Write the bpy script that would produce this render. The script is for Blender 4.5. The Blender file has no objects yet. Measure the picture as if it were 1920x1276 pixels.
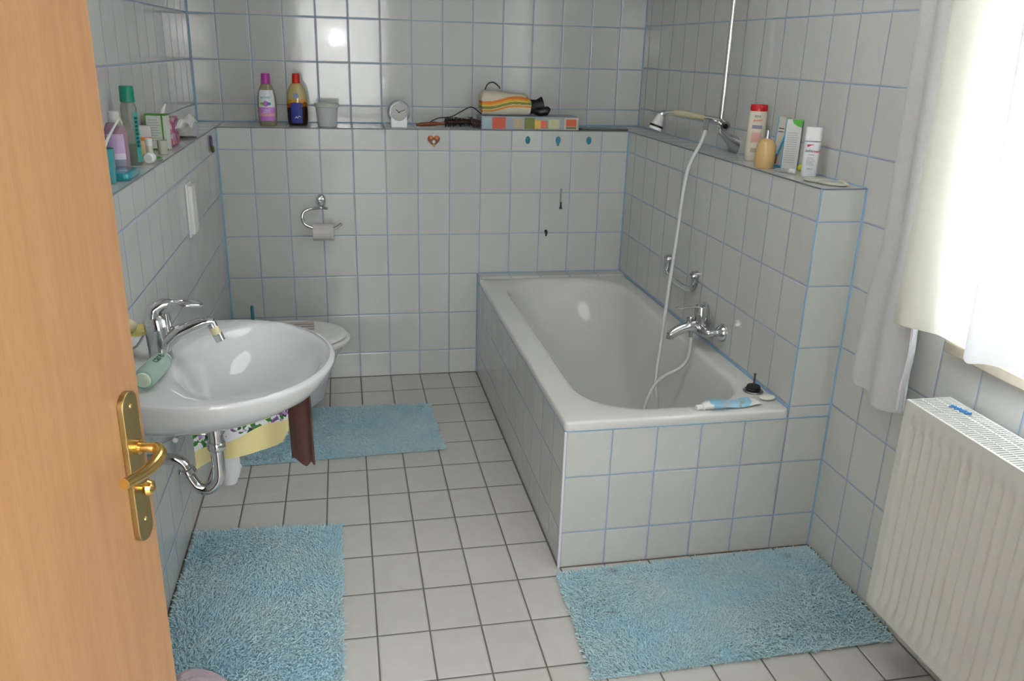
import bpy, bmesh, math, random
import numpy as np
from mathutils import Vector, Matrix, Euler
random.seed(4)
scn = bpy.context.scene
COL = scn.collection
PI = math.pi

# ------------------------------------------------------------ camera, light, exposure
cam = bpy.data.cameras.new('camera'); cam.sensor_width = 36; cam.lens = 36*1551.34/1920; cam.clip_start = .01
camo = bpy.data.objects.new('camera', cam); COL.objects.link(camo)
camo.location = (-.64175, -3.97895, 1.58793)
camo.rotation_euler = (1.2335857, -.0277343, -.1938603)
scn.camera = camo
scn.view_settings.view_transform = 'Standard'; scn.view_settings.look = 'None'
scn.view_settings.gamma = 1; scn.view_settings.use_curve_mapping = False
scn.view_settings.exposure = 0.33

world = bpy.data.worlds.new('overcast_sky'); scn.world = world; world.use_nodes = True
wb = world.node_tree.nodes['Background']; wb.inputs[0].default_value = (.87, .94, 1, 1); wb.inputs[1].default_value = 38.0

def light(name, kind, loc, rot, power, color=(1,1,1), **k):
    l = bpy.data.lights.new(name, kind); l.energy = power; l.color = color
    for a, b in k.items(): setattr(l, a, b)
    o = bpy.data.objects.new(name, l); o.location = loc; o.rotation_euler = rot; COL.objects.link(o); return o
# daylight entering through the window opening (sampling portal for the sky)
portal = light('window_daylight', 'AREA', (1.20, -2.78, 1.54), (0, PI/2, 0), 10, shape='RECTANGLE', size=1.22, size_y=1.24)
portal.data.cycles.is_portal = True
# the photographer's small flash just above the lens
light('camera_flash', 'POINT', (-.66, -3.93, 1.66), (0,0,0), 5.5, (1, .99, .98), shadow_soft_size=.045)
# daylit hall behind the doorway
light('hall_window_daylight', 'AREA', (-.62, -5.25, 1.55), (PI/2,0,0), 20, (.97, .98, 1), shape='RECTANGLE', size=.9, size_y=1.2)
light('added_ceiling_fill', 'AREA', (-.15, -1.9, 2.44), (0,0,0), 7.5, (.98, .99, .98), shape='DISK', size=1.1)  # added soft fill under the ceiling, no known lamp; lifts the room brightness

# ------------------------------------------------------------ materials
def lin(h):
    h = h.lstrip('#'); c = [int(h[i:i+2], 16)/255 for i in (0, 2, 4)]
    return tuple((x/12.92 if x <= .04045 else ((x+.055)/1.055)**2.4) for x in c)
MATS = {}
def pm(name, col, rough=.5, metal=0, spec=.5, trans=0, coat=0, var=.04, vscale=30, bump=0, bscale=200, ior=1.45, subs=0, alpha=1, sheen=0):
    if name in MATS: return MATS[name]
    m = bpy.data.materials.new(name); m.use_nodes = True; nt = m.node_tree; N = nt.nodes; L = nt.links
    b = N['Principled BSDF']
    c = lin(col) if isinstance(col, str) else col
    tc = N.new('ShaderNodeTexCoord')
    nz = N.new('ShaderNodeTexNoise'); nz.inputs['Scale'].default_value = vscale; nz.inputs['Detail'].default_value = 3
    L.new(tc.outputs['Object'], nz.inputs['Vector'])
    mx = N.new('ShaderNodeMix'); mx.data_type = 'RGBA'
    mx.inputs[6].default_value = (*[max(0, x*(1-var)) for x in c], 1); mx.inputs[7].default_value = (*[min(1, x*(1+var)) for x in c], 1)
    L.new(nz.outputs['Fac'], mx.inputs[0]); L.new(mx.outputs[2], b.inputs['Base Color'])
    b.inputs['Roughness'].default_value = rough; b.inputs['Metallic'].default_value = metal
    b.inputs['Specular IOR Level'].default_value = spec; b.inputs['Transmission Weight'].default_value = trans
    b.inputs['Coat Weight'].default_value = coat; b.inputs['Coat Roughness'].default_value = .05
    b.inputs['IOR'].default_value = ior; b.inputs['Alpha'].default_value = alpha
    if sheen: b.inputs['Sheen Weight'].default_value = sheen
    if subs: b.inputs['Subsurface Weight'].default_value = subs; b.inputs['Subsurface Radius'].default_value = (.01,.01,.01)
    if bump:
        n2 = N.new('ShaderNodeTexNoise'); n2.inputs['Scale'].default_value = bscale; n2.inputs['Detail'].default_value = 4
        L.new(tc.outputs['Object'], n2.inputs['Vector'])
        bp = N.new('ShaderNodeBump'); bp.inputs['Strength'].default_value = bump; bp.inputs['Distance'].default_value = .002
        L.new(n2.outputs['Fac'], bp.inputs['Height']); L.new(bp.outputs[0], b.inputs['Normal'])
    MATS[name] = m; return m

def tile_mat(name, ua, va, u0, du, v0, dv, g, tile, grout, tile2, rough=.1, tilt=.00035, mottle=.8, gbright=None):
    """glazed tiles: object axis ua / va, first line and pitch of each direction, grout half width g"""
    m = bpy.data.materials.new(name); m.use_nodes = True; nt = m.node_tree; N = nt.nodes; L = nt.links
    b = N['Principled BSDF']
    tc = N.new('ShaderNodeTexCoord'); sp = N.new('ShaderNodeSeparateXYZ'); L.new(tc.outputs['Object'], sp.inputs[0])
    def M(op, a, bb=None, c=None):
        n = N.new('ShaderNodeMath'); n.operation = op
        for i, x in enumerate((a, bb, c)):
            if x is None: continue
            if isinstance(x, (int, float)): n.inputs[i].default_value = x
            else: L.new(x, n.inputs[i])
        return n.outputs[0]
    def cell(ax, o, d):
        t = M('DIVIDE', M('SUBTRACT', sp.outputs['XYZ'.index(ax)], o), d)
        fl = M('FLOOR', t); fr = M('SUBTRACT', t, fl)
        dist = M('MULTIPLY', M('MINIMUM', fr, M('SUBTRACT', 1.0, fr)), d)
        return fl, fr, dist
    fu, ru, du_ = cell(ua, u0, du); fv, rv, dv_ = cell(va, v0, dv)
    dist = M('MINIMUM', du_, dv_)
    mask = N.new('ShaderNodeMapRange'); mask.interpolation_type = 'SMOOTHSTEP'
    mask.inputs['From Min'].default_value = g*.75; mask.inputs['From Max'].default_value = g*1.35
    L.new(dist, mask.inputs['Value'])
    cb = N.new('ShaderNodeCombineXYZ'); L.new(fu, cb.inputs[0]); L.new(fv, cb.inputs[1]); cb.inputs[2].default_value = 3.1
    wn = N.new('ShaderNodeTexWhiteNoise'); wn.noise_dimensions = '3D'; L.new(cb.outputs[0], wn.inputs['Vector'])
    ws = N.new('ShaderNodeSeparateColor'); L.new(wn.outputs['Color'], ws.inputs[0])
    # marbling, offset per tile
    ad = N.new('ShaderNodeVectorMath'); ad.operation = 'MULTIPLY_ADD'; L.new(wn.outputs['Color'], ad.inputs[0]); ad.inputs[1].default_value = (7, 7, 7); L.new(tc.outputs['Object'], ad.inputs[2])
    nz = N.new('ShaderNodeTexNoise'); nz.inputs['Scale'].default_value = 9; nz.inputs['Detail'].default_value = 7; nz.inputs['Distortion'].default_value = 1.6; L.new(ad.outputs[0], nz.inputs['Vector'])
    cr = N.new('ShaderNodeValToRGB'); cr.color_ramp.elements[0].position = .3; cr.color_ramp.elements[1].position = .75
    cr.color_ramp.elements[0].color = (*lin(tile), 1); cr.color_ramp.elements[1].color = (*lin(tile2), 1); L.new(nz.outputs['Fac'], cr.inputs[0])
    hs = N.new('ShaderNodeHueSaturation'); L.new(cr.outputs[0], hs.inputs['Color']); L.new(M('ADD', M('MULTIPLY', ws.outputs[0], .05), .975), hs.inputs['Value'])
    gm = N.new('ShaderNodeTexNoise'); gm.inputs['Scale'].default_value = 6; L.new(tc.outputs['Object'], gm.inputs['Vector'])
    gr = N.new('ShaderNodeMix'); gr.data_type = 'RGBA'; gc = lin(grout); gr.inputs[6].default_value = (*[x*.85 for x in gc], 1); gr.inputs[7].default_value = (*[min(1, x*1.12) for x in gc], 1); L.new(gm.outputs['Fac'], gr.inputs[0])
    mx = N.new('ShaderNodeMix'); mx.data_type = 'RGBA'; L.new(mask.outputs[0], mx.inputs[0]); L.new(gr.outputs[2], mx.inputs[6]); L.new(hs.outputs[0], mx.inputs[7])
    L.new(mx.outputs[2], b.inputs['Base Color'])
    L.new(M('ADD', M('MULTIPLY', M('SUBTRACT', 1.0, mask.outputs[0]), .5), rough), b.inputs['Roughness'])
    # glaze relief: pillowed edge, slight tilt of every tile, waviness
    ed = N.new('ShaderNodeMapRange'); ed.interpolation_type = 'SMOOTHSTEP'; ed.inputs['From Min'].default_value = g*.8; ed.inputs['From Max'].default_value = g*3.2; L.new(dist, ed.inputs['Value'])
    wv = N.new('ShaderNodeTexNoise'); wv.inputs['Scale'].default_value = 11; wv.inputs['Detail'].default_value = 1; L.new(ad.outputs[0], wv.inputs['Vector'])
    h = M('MULTIPLY', ed.outputs[0], .0011)
    h = M('ADD', h, M('MULTIPLY', M('MULTIPLY', M('SUBTRACT', ws.outputs[1], .5), ru), tilt*2))
    h = M('ADD', h, M('MULTIPLY', M('MULTIPLY', M('SUBTRACT', ws.outputs[2], .5), rv), tilt*2))
    h = M('ADD', h, M('MULTIPLY', wv.outputs['Fac'], .0006*mottle))
    bp = N.new('ShaderNodeBump'); bp.inputs['Strength'].default_value = 1; bp.inputs['Distance'].default_value = 1
    L.new(h, bp.inputs['Height']); L.new(bp.outputs[0], b.inputs['Normal'])
    b.inputs['Specular IOR Level'].default_value = .5
    return m

CH = pm('chrome', (.62, .63, .64), .07, 1, var=.02)
CERAM = pm('white_ceramic', '#d2d4d5', .07, coat=.5, var=.01)
ENAMEL = pm('bath_enamel', '#dcdcd7', .13, coat=.3, var=.01)
WPL = pm('white_plastic', '#e4e4e2', .35, var=.02)
BRASS = pm('polished_brass', (.72, .48, .16), .16, 1, var=.04)
BRASSB = pm('brushed_brass', (.42, .32, .14), .34, 1, var=.06, bump=.1, bscale=600)
RADW = pm('radiator_enamel', '#d6d5cf', .38, var=.015)
BLACK = pm('black_plastic', '#131315', .35)
DARK = pm('dark_rubber', '#1d1d1f', .6)
SIL = pm('blue_silicone', '#86aac8', .45, var=.12, vscale=14)

# ------------------------------------------------------------ mesh builder
class MB:
    def __init__(s, xf=None): s.v = []; s.f = []; s.mi = []; s.xf = xf or Matrix(); s.cur = 0
    def add(s, vs, fs):
        o = len(s.v)
        s.v += [tuple(s.xf @ Vector(p)) for p in vs]; s.f += [tuple(i+o for i in f) for f in fs]; s.mi += [s.cur]*len(fs); return s
    def box(s, c, d, rz=0):
        R = Matrix.Rotation(rz, 4, 'Z'); h = [x/2 for x in d]
        vs = [tuple(Vector(c) + R @ Vector((sx*h[0], sy*h[1], sz*h[2]))) for sx in (-1,1) for sy in (-1,1) for sz in (-1,1)]
        return s.add(vs, [(0,1,3,2),(4,6,7,5),(0,4,5,1),(2,3,7,6),(0,2,6,4),(1,5,7,3)])
    def bx(s, x0, x1, y0, y1, z0, z1): return s.box(((x0+x1)/2, (y0+y1)/2, (z0+z1)/2), (x1-x0, y1-y0, z1-z0))
    def loft(s, rings, closed=True, cap0=True, cap1=True):
        n = len(rings[0]); vs = [p for r in rings for p in r]; fs = []
        for k in range(len(rings)-1):
            for i in range(n if closed else n-1):
                j = (i+1) % n; fs.append((k*n+i, k*n+j, (k+1)*n+j, (k+1)*n+i))
        if cap0: fs.append(tuple(range(n))[::-1])
        if cap1: fs.append(tuple((len(rings)-1)*n+i for i in range(n)))
        return s.add(vs, fs)
    def lathe(s, prof, c=(0,0,0), sx=1, sy=1, n=28, a0=0, a1=2*PI, mat=None, cap=True):
        full = abs(a1-a0-2*PI) < 1e-6; m = mat or Matrix(); c = Vector(c)
        k = n if full else n+1
        rings = [[tuple(c + m @ Vector((r*sx*math.cos(a0+(a1-a0)*i/n), r*sy*math.sin(a0+(a1-a0)*i/n), z))) for i in range(k)] for r, z in prof]
        return s.loft(rings, full, cap and full, cap and full)
    def cyl(s, p0, p1, r0, r1=None, n=20): return s.tube([p0, p1], [r0, r0 if r1 is None else r1], n)
    def tube(s, pts, r, n=14, smooth=0, flat=1.0, up=None):
        P = [Vector(p) for p in pts]
        R = list(r) if isinstance(r, (list, tuple)) else [r]*len(P)
        if smooth and len(P) > 2:
            Q = []; RR = []
            for i in range(len(P)-1):
                a, b, c, d = P[max(i-1,0)], P[i], P[i+1], P[min(i+2, len(P)-1)]
                for j in range(smooth):
                    t = j/smooth
                    Q.append(.5*((2*b)+(c-a)*t+(2*a-5*b+4*c-d)*t*t+(3*b-a-3*c+d)*t**3)); RR.append(R[i]+(R[i+1]-R[i])*t)
            Q.append(P[-1]); RR.append(R[-1]); P, R = Q, RR
        T = [(P[min(i+1, len(P)-1)]-P[max(i-1, 0)]).normalized() for i in range(len(P))]
        u = Vector(up) if up else (Vector((0,0,1)) if abs(T[0].z) < .9 else Vector((1,0,0)))
        rings = []
        for p, t, rr in zip(P, T, R):
            u = (u - t*u.dot(t)).normalized(); w = t.cross(u)
            rings.append([tuple(p + u*(rr*flat*math.cos(2*PI*i/n)) + w*(rr*math.sin(2*PI*i/n))) for i in range(n)])
        return s.loft(rings)
    def ball(s, c, r, sc=(1,1,1), n=20):
        prof = [(max(1e-4, math.sin(PI*i/(n//2)))*r, -math.cos(PI*i/(n//2))*r*sc[2]) for i in range(n//2+1)]
        return s.lathe(prof, c, sc[0], sc[1], n)
    def prism(s, poly, axis, a, b):
        """poly: 2-D outline, extruded along axis from a to b"""
        def P(p, t): return {'x': (t, p[0], p[1]), 'y': (p[0], t, p[1]), 'z': (p[0], p[1], t)}[axis]
        return s.loft([[P(p, a) for p in poly], [P(p, b) for p in poly]])
    def grid(s, fn, nu, nv, th=0):
        """thin cloth: surface fn(u,v) with thickness th along its normal"""
        P = [[Vector(fn(i/nu, j/nv)) for j in range(nv+1)] for i in range(nu+1)]
        vs = [tuple(P[i][j]) for i in range(nu+1) for j in range(nv+1)]; W = nv+1
        fs = [(i*W+j, i*W+j+1, (i+1)*W+j+1, (i+1)*W+j) for i in range(nu) for j in range(nv)]
        if th:
            nn = []
            for i in range(nu+1):
                for j in range(nv+1):
                    a = P[min(i+1,nu)][j]-P[max(i-1,0)][j]; b = P[i][min(j+1,nv)]-P[i][max(j-1,0)]
                    nn.append(a.cross(b).normalized())
            o = len(vs); vs += [tuple(Vector(vs[k])+nn[k]*th) for k in range(o)]
            fs += [(f[0]+o, f[3]+o, f[2]+o, f[1]+o) for f in fs[:]]
            br = [i*W for i in range(nu+1)] + [nu*W+j for j in range(1, nv+1)] + [i*W+nv for i in range(nu-1, -1, -1)] + [j for j in range(nv-1, 0, -1)]
            for k in range(len(br)): a, b = br[k], br[(k+1) % len(br)]; fs.append((a, b, b+o, a+o))
        return s.add(vs, fs)
    def build(s, name, mat, parent=None, smooth=40, bevel=0, seg=2):
        me = bpy.data.meshes.new(name); off = Vector((0,0,0))
        if parent is not None: off = parent['_w'] if '_w' in parent.keys() else parent.location; off = Vector(off)
        me.from_pydata([tuple(Vector(p)-off) for p in s.v], [], s.f); me.update()
        bm = bmesh.new(); bm.from_mesh(me); bmesh.ops.remove_doubles(bm, verts=bm.verts, dist=1e-6); bmesh.ops.recalc_face_normals(bm, faces=bm.faces); bm.to_mesh(me); bm.free()
        for m in (mat if isinstance(mat, list) else [mat]): me.materials.append(m)
        if isinstance(mat, list) and len(me.polygons) == len(s.mi):
            for p, k in zip(me.polygons, s.mi): p.material_index = k
        if smooth:
            me.polygons.foreach_set('use_smooth', [True]*len(me.polygons)); me.set_sharp_from_angle(angle=math.radians(smooth))
        o = bpy.data.objects.new(name, me); COL.objects.link(o)
        if parent is not None: o.parent = parent; WP[o.name] = off
        if bevel:
            md = o.modifiers.new('bevel', 'BEVEL'); md.width = bevel; md.segments = seg; md.limit_method = 'ANGLE'; md.angle_limit = math.radians(40); md.harden_normals = False
        return o
WP = {}
def part(mb, name, mat, parent, **k):
    """part (or sub-part) whose coordinates are world coordinates"""
    off = Vector((0,0,0)); p = parent
    while p is not None: off += p.location; p = p.parent
    for i, v in enumerate(mb.v): mb.v[i] = tuple(Vector(v)-off)
    o = mb.build(name, mat, None, **k); o.parent = parent; return o
def tag(o, label, cat, group=None):
    o['label'] = label; o['category'] = cat
    if group: o['group'] = group
    return o
def thing(name, label, cat, loc, group=None):
    o = bpy.data.objects.new(name, None); o.empty_display_size = .05; o.location = loc; COL.objects.link(o); return tag(o, label, cat, group)
def struct(mb, name, mat, parent=None, **k):
    o = part(mb, name, mat, parent, **k) if parent else mb.build(name, mat, **k); o['kind'] = 'structure'; return o
def XF(loc, rz=0, rx=0, ry=0): return Matrix.Translation(loc) @ Euler((rx, ry, rz)).to_matrix().to_4x4()
def text_part(s, size, mat, parent, M, name='lettering', depth=.0003, bold=0):
    cu = bpy.data.curves.new(name, 'FONT'); cu.body = s; cu.size = size; cu.extrude = depth; cu.align_x = 'CENTER'; cu.align_y = 'CENTER'; cu.offset = bold
    t = bpy.data.objects.new(name, cu); COL.objects.link(t)
    bpy.context.view_layer.update()
    me = bpy.data.meshes.new_from_object(t.evaluated_get(bpy.context.evaluated_depsgraph_get())); bpy.data.objects.remove(t)
    off = Vector((0,0,0)); p = parent
    while p is not None: off += p.location; p = p.parent
    me.transform(M); me.transform(Matrix.Translation(-off)); me.materials.clear(); me.materials.append(mat); me.name = name
    o = bpy.data.objects.new(name, me); COL.objects.link(o); o.parent = parent; return o
def facing(loc, d):
    """matrix placing text (x right, y up) on a surface whose outward normal is d (horizontal)"""
    n = Vector(d).normalized(); z = Vector((0,0,1)); r = z.cross(n).normalized(); u = n.cross(r)
    m = Matrix((r, u, n)).transposed().to_4x4(); m.translation = Vector(loc); return m

# ------------------------------------------------------------ dimensions
XL, XLU, XR, XRU = -1.20, -1.32, .737, .885
YD, YF, YW = .288, -1.754, -3.62
PZ, ZT = .129, 1.229
T1, T2, TG = '#cbcdc8', '#c8c9c7', '#8fa5c6'
def wt(name, ua, va, u0, v0, du=.15, dv=.2, **k): return tile_mat(name, ua, va, u0, du, v0, dv, .0019, T1, TG, T2, **k)

# ------------------------------------------------------------ room shell
struct(MB().bx(-2.2, 2.0, -5.4, .6, -.1, 0), 'floor', tile_mat('floor_tiles', 'X', 'Y', 0, .15, 0, .2, .0024, '#cbc9c3', '#6a655e', '#c5c2bc', rough=.2, tilt=.0002, mottle=.6), smooth=0)
struct(MB().bx(-2.2, 2.0, -5.4, .6, 2.5, 2.6), 'ceiling', pm('ceiling_paint', '#ecebe8', .9, bump=.1), smooth=0)
struct(MB().bx(-1.5, 1.3, YD, YD+.12, 0, 2.5), 'wall_back_upper', wt('tiles_back_upper', 'X', 'Z', 0, ZT+.0805), smooth=0)
struct(MB().bx(-1.5, XLU, YW, YD, 0, 2.5), 'wall_left_upper', wt('tiles_left_upper', 'Y', 'Z', YD, ZT+.0805), smooth=0)
def shelf_wall(name, x0, x1, y0, y1, mat, topmat, z1=ZT):
    mb = MB(); mb.bx(x0, x1, y0, y1, 0, z1-.004); o = struct(mb, name, mat, smooth=0)
    m2 = MB(); m2.bx(x0, x1, y0, y1, z1-.004, z1); struct(m2, name+'_ledge', topmat, smooth=0, bevel=.0015); return o
shelf_wall('wall_back_lower', XL, XR, 0, YD, wt('tiles_back_lower', 'X', 'Z', 0, PZ), tile_mat('tiles_ledge_back', 'X', 'Y', 0, .15, -.02, .2, .0019, T1, TG, T2, rough=.09))
shelf_wall('wall_left_lower', XLU, XL, YW, YD, wt('tiles_left_lower', 'Y', 'Z', 0, PZ, du=.146), tile_mat('tiles_ledge_left', 'Y', 'X', 0, .146, XLU-.03, .2, .0019, T1, TG, T2, rough=.09))
# right half wall: long face and end face
mb = MB(); mb.bx(XR, XRU, YF, YD, 0, ZT-.004); struct(mb, 'wall_right_lower', wt('tiles_right_lower', 'Y', 'Z', YF, PZ), smooth=0)
mb = MB(); mb.bx(XR, XRU, YF-.002, YF, 0, ZT-.004); struct(mb, 'wall_right_lower_end', wt('tiles_right_end', 'X', 'Z', XR, PZ, du=.2), smooth=0)
mb = MB(); mb.bx(XR, XRU, YF-.002, YD, ZT-.004, ZT); struct(mb, 'wall_right_lower_ledge', tile_mat('tiles_ledge_right', 'Y', 'X', YF, .15, XR-.01, .2, .0019, T1, TG, T2, rough=.09), smooth=0, bevel=.0015)
# window wall with opening
WY0, WY1, WZ0, WZ1 = -3.38, -2.265, .925, 2.14
mb = MB(); X2 = 1.20
mb.bx(XRU, X2, WY1, YD, 0, 2.5); mb.bx(XRU, X2, YW, WY0, 0, 2.5); mb.bx(XRU, X2, WY0, WY1, 0, WZ0-.035); mb.bx(XRU, X2, WY0, WY1, WZ1, 2.5)
wr = struct(mb, 'wall_right', None or wt('tiles_right', 'Y', 'Z', YF, PZ, du=.1465), smooth=0)
# above the shelf the lattice is shifted: thin tiled skin set on the same wall
mb = MB(); mb.bx(XRU-.0015, XRU, YF-.1465*2, YD, ZT, 2.5)
struct(mb, 'wall_right_upper', wt('tiles_right_upper', 'Y', 'Z', YF+.02, ZT+.0905), smooth=0)
# wall with the doorway, and the hall behind it
JX0, JX1, DH = -1.155, -.222, 2.03
plaster = pm('plaster', '#e6e3dc', .9, bump=.1)
mb = MB(); mb.bx(-1.5, JX0-.03, YW-.16, YW, 0, 2.5); mb.bx(JX1+.03, 1.3, YW-.16, YW, 0, 2.5); mb.bx(JX0-.03, JX1+.03, YW-.16, YW, DH+.03, 2.5)
struct(mb, 'wall_front', wt('tiles_front', 'X', 'Z', 0, PZ), smooth=0)
for nm, a in (('wall_hall_left', (-2.2, -2.1, -5.4, YW-.16)), ('wall_hall_right', (1.4, 1.5, -5.4, YW-.16)), ('wall_hall_back', (-2.2, 1.5, -5.4, -5.3))):
    struct(MB().bx(*a, 0, 2.5), nm, plaster, smooth=0)

# beech wood
def wood():
    m = bpy.data.materials.new('beech_veneer'); m.use_nodes = True; N = m.node_tree.nodes; L = m.node_tree.links; b = N['Principled BSDF']
    tc = N.new('ShaderNodeTexCoord'); mp = N.new('ShaderNodeMapping'); mp.inputs['Scale'].default_value = (14, 14, .9); L.new(tc.outputs['Object'], mp.inputs[0])
    n1 = N.new('ShaderNodeTexNoise'); n1.inputs['Scale'].default_value = 4; n1.inputs['Detail'].default_value = 8; n1.inputs['Roughness'].default_value = .6; L.new(mp.outputs[0], n1.inputs['Vector'])
    mp2 = N.new('ShaderNodeMapping'); mp2.inputs['Scale'].default_value = (160, 160, 14); L.new(tc.outputs['Object'], mp2.inputs[0])
    n2 = N.new('ShaderNodeTexNoise'); n2.inputs['Scale'].default_value = 3; n2.inputs['Detail'].default_value = 2; L.new(mp2.outputs[0], n2.inputs['Vector'])
    c1 = N.new('ShaderNodeValToRGB'); c1.color_ramp.elements[0].position = .3; c1.color_ramp.elements[1].position = .7
    c1.color_ramp.elements[0].color = (*lin('#b0835a'), 1); c1.color_ramp.elements[1].color = (*lin('#ba8f66'), 1); L.new(n1.outputs['Fac'], c1.inputs[0])
    c2 = N.new('ShaderNodeValToRGB'); c2.color_ramp.elements[0].position = .3; c2.color_ramp.elements[1].position = .5
    c2.color_ramp.elements[0].color = (.86,.82,.78, 1); c2.color_ramp.elements[1].color = (1,1,1,1); L.new(n2.outputs['Fac'], c2.inputs[0])
    mx = N.new('ShaderNodeMix'); mx.data_type = 'RGBA'; mx.blend_type = 'MULTIPLY'; mx.inputs[0].default_value = .5
    L.new(c1.outputs[0], mx.inputs[6]); L.new(c2.outputs[0], mx.inputs[7]); L.new(mx.outputs[2], b.inputs['Base Color']); b.inputs['Roughness'].default_value = .38
    return m
BEECH = wood()
mb = MB(); mb.bx(JX1, JX1+.03, YW-.17, YW+.0, 0, DH+.03); mb.bx(JX0-.03, JX0, YW-.17, YW, 0, DH+.03); mb.bx(JX0, JX1, YW-.17, YW, DH, DH+.03)
mb.bx(JX1+.03, JX1+.07, YW, YW+.012, 0, DH+.07); mb.bx(JX0, JX1, YW, YW+.012, DH, DH+.07)
struct(mb, 'trim_1', BEECH, smooth=0, bevel=.003)

# silicone joints in the corners
def joint(name, p0, p1, r): struct(MB().tube([p0, p1], r, 8), name, SIL)
jn = [((XL, 0, .0), (XL, 0, ZT), .006), ((XR, 0, .53), (XR, 0, ZT), .006), ((XLU, YD, ZT), (XLU, YD, 2.5), .006), ((XRU, YD, ZT), (XRU, YD, 2.5), .006),
      ((XLU, YD, ZT), (XRU, YD, ZT), .004), ((XRU, YF, .0), (XRU, YF, ZT), .006), ((XRU, YF, ZT), (XRU, YD, ZT), .004), ((-.006, 0, 0), (-.006, 0, .53), .005),
      ((XR-.001, YF-.001, .53), (XR-.001, YF-.001, ZT), .0028), ((0, 0, .529), (XR, 0, .529), .004), ((XR, -.075, .529), (XR, YF, .522), .005)]
for i, (a, b, r) in enumerate(jn): joint('trim_%d' % (i+2), a, b, r)
# dark edge line of the tiled ledges
LEDGE = pm('ledge_edge_grout', '#7d8288', .5)
for i, (a, b) in enumerate([((XL, -.001, ZT-.001), (XR, -.001, ZT-.001)), ((XL+.001, YW, ZT-.001), (XL+.001, 0, ZT-.001)), ((XR-.001, YF, ZT-.001), (XR-.001, 0, ZT-.001)), ((XR, YF-.003, ZT-.001), (XRU, YF-.003, ZT-.001))]):
    struct(MB().tube([a, b], .0022, 8), 'trim_%d' % (20+i), LEDGE)

# tub surround
mb = MB(); mb.bx(-.006, .02, YF, 0, 0, .488); struct(mb, 'wall_tub_side', wt('tiles_tub_side', 'Y', 'Z', YF, PZ), smooth=0)
mb = MB(); mb.bx(-.006, XR+.001, YF-.002, YF+.02, 0, .488); struct(mb, 'wall_tub_front', wt('tiles_tub_front', 'X', 'Z', -.002, PZ, du=.1478), smooth=0)
mb = MB(); mb.bx(-.006, XR, -.078, 0, .45, .529); struct(mb, 'wall_tub_ledge', tile_mat('tiles_tub_ledge', 'X', 'Y', 0, .15, .01, .3, .0019, T1, TG, T2), smooth=0, bevel=.002)
struct(MB().bx(-.010, -.003, YF-.006, YF+.002, 0, .488), 'trim_30', pm('tile_edge_profile', '#e2e2e6', .3), smooth=0)
struct(MB().tube([(-.006, YF-.002, .4885), (XRU, YF-.002, .4885)], .003, 8), 'trim_31', SIL)
struct(MB().tube([(-.007, YF, .4885), (-.007, -.01, .4885)], .0025, 8), 'trim_32', SIL)
# dirty joint between floor and tiles
mb = MB(); g_ = .003
for a, b in (((XL+.001, -.001, 0), (-.006, -.001, 0)), ((-.008, -.001, 0), (-.008, YF, 0)), ((-.006, YF-.004, 0), (XRU, YF-.004, 0)), ((XL+.001, YW, 0), (XL+.001, 0, 0)), ((XRU-.001, YF, 0), (XRU-.001, YW, 0))): mb.tube([a, b], g_, 6)
struct(mb, 'baseboard_joint', pm('floor_joint', '#6d655a', .7))

rv = MB(); rv.bx(XRU+.001, 1.09, WY1-.004, WY1+.0, WZ0-.004, WZ1); rv.bx(XRU+.001, 1.09, WY0, WY0+.004, WZ0-.004, WZ1); rv.bx(XRU+.001, 1.09, WY0, WY1, WZ1-.004, WZ1)
struct(rv, 'trim_41', pm('reveal_plaster', '#e4e4e0', .8), smooth=0)
# window: frame, glass, sill
wf = pm('window_frame_white', '#e9e9e6', .35)
mb = MB()
fx0, fx1 = 1.09, 1.15
mb.bx(fx0, fx1, WY0, WY0+.07, WZ0, WZ1); mb.bx(fx0, fx1, WY1-.07, WY1, WZ0, WZ1); mb.bx(fx0, fx1, WY0+.07, WY1-.07, WZ0, WZ0+.07); mb.bx(fx0, fx1, WY0+.07, WY1-.07, WZ1-.07, WZ1)
w = struct(mb, 'window_1', wf, smooth=0, bevel=.004)
gm = bpy.data.materials.new('window_glass'); gm.use_nodes = True
N = gm.node_tree.nodes; L = gm.node_tree.links; N.remove(N['Principled BSDF'])
tr = N.new('ShaderNodeBsdfTransparent'); gl = N.new('ShaderNodeBsdfGlossy'); gl.inputs['Roughness'].default_value = .02; fr = N.new('ShaderNodeFresnel'); ms = N.new('ShaderNodeMixShader')
L.new(fr.outputs[0], ms.inputs[0]); L.new(tr.outputs[0], ms.inputs[1]); L.new(gl.outputs[0], ms.inputs[2]); L.new(ms.outputs[0], N['Material Output'].inputs[0])
struct(MB().bx(1.118, 1.124, WY0+.06, WY1-.06, WZ0+.06, WZ1-.06), 'window_pane', gm, w, smooth=0)
sill = struct(MB().bx(.848, 1.09, WY0-.03, WY1+.03, WZ0-.035, WZ0-.004), 'trim_40', pm('marble_sill', '#a59b8c', .25, var=.3, vscale=22, coat=.2), smooth=0, bevel=.004)

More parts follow.
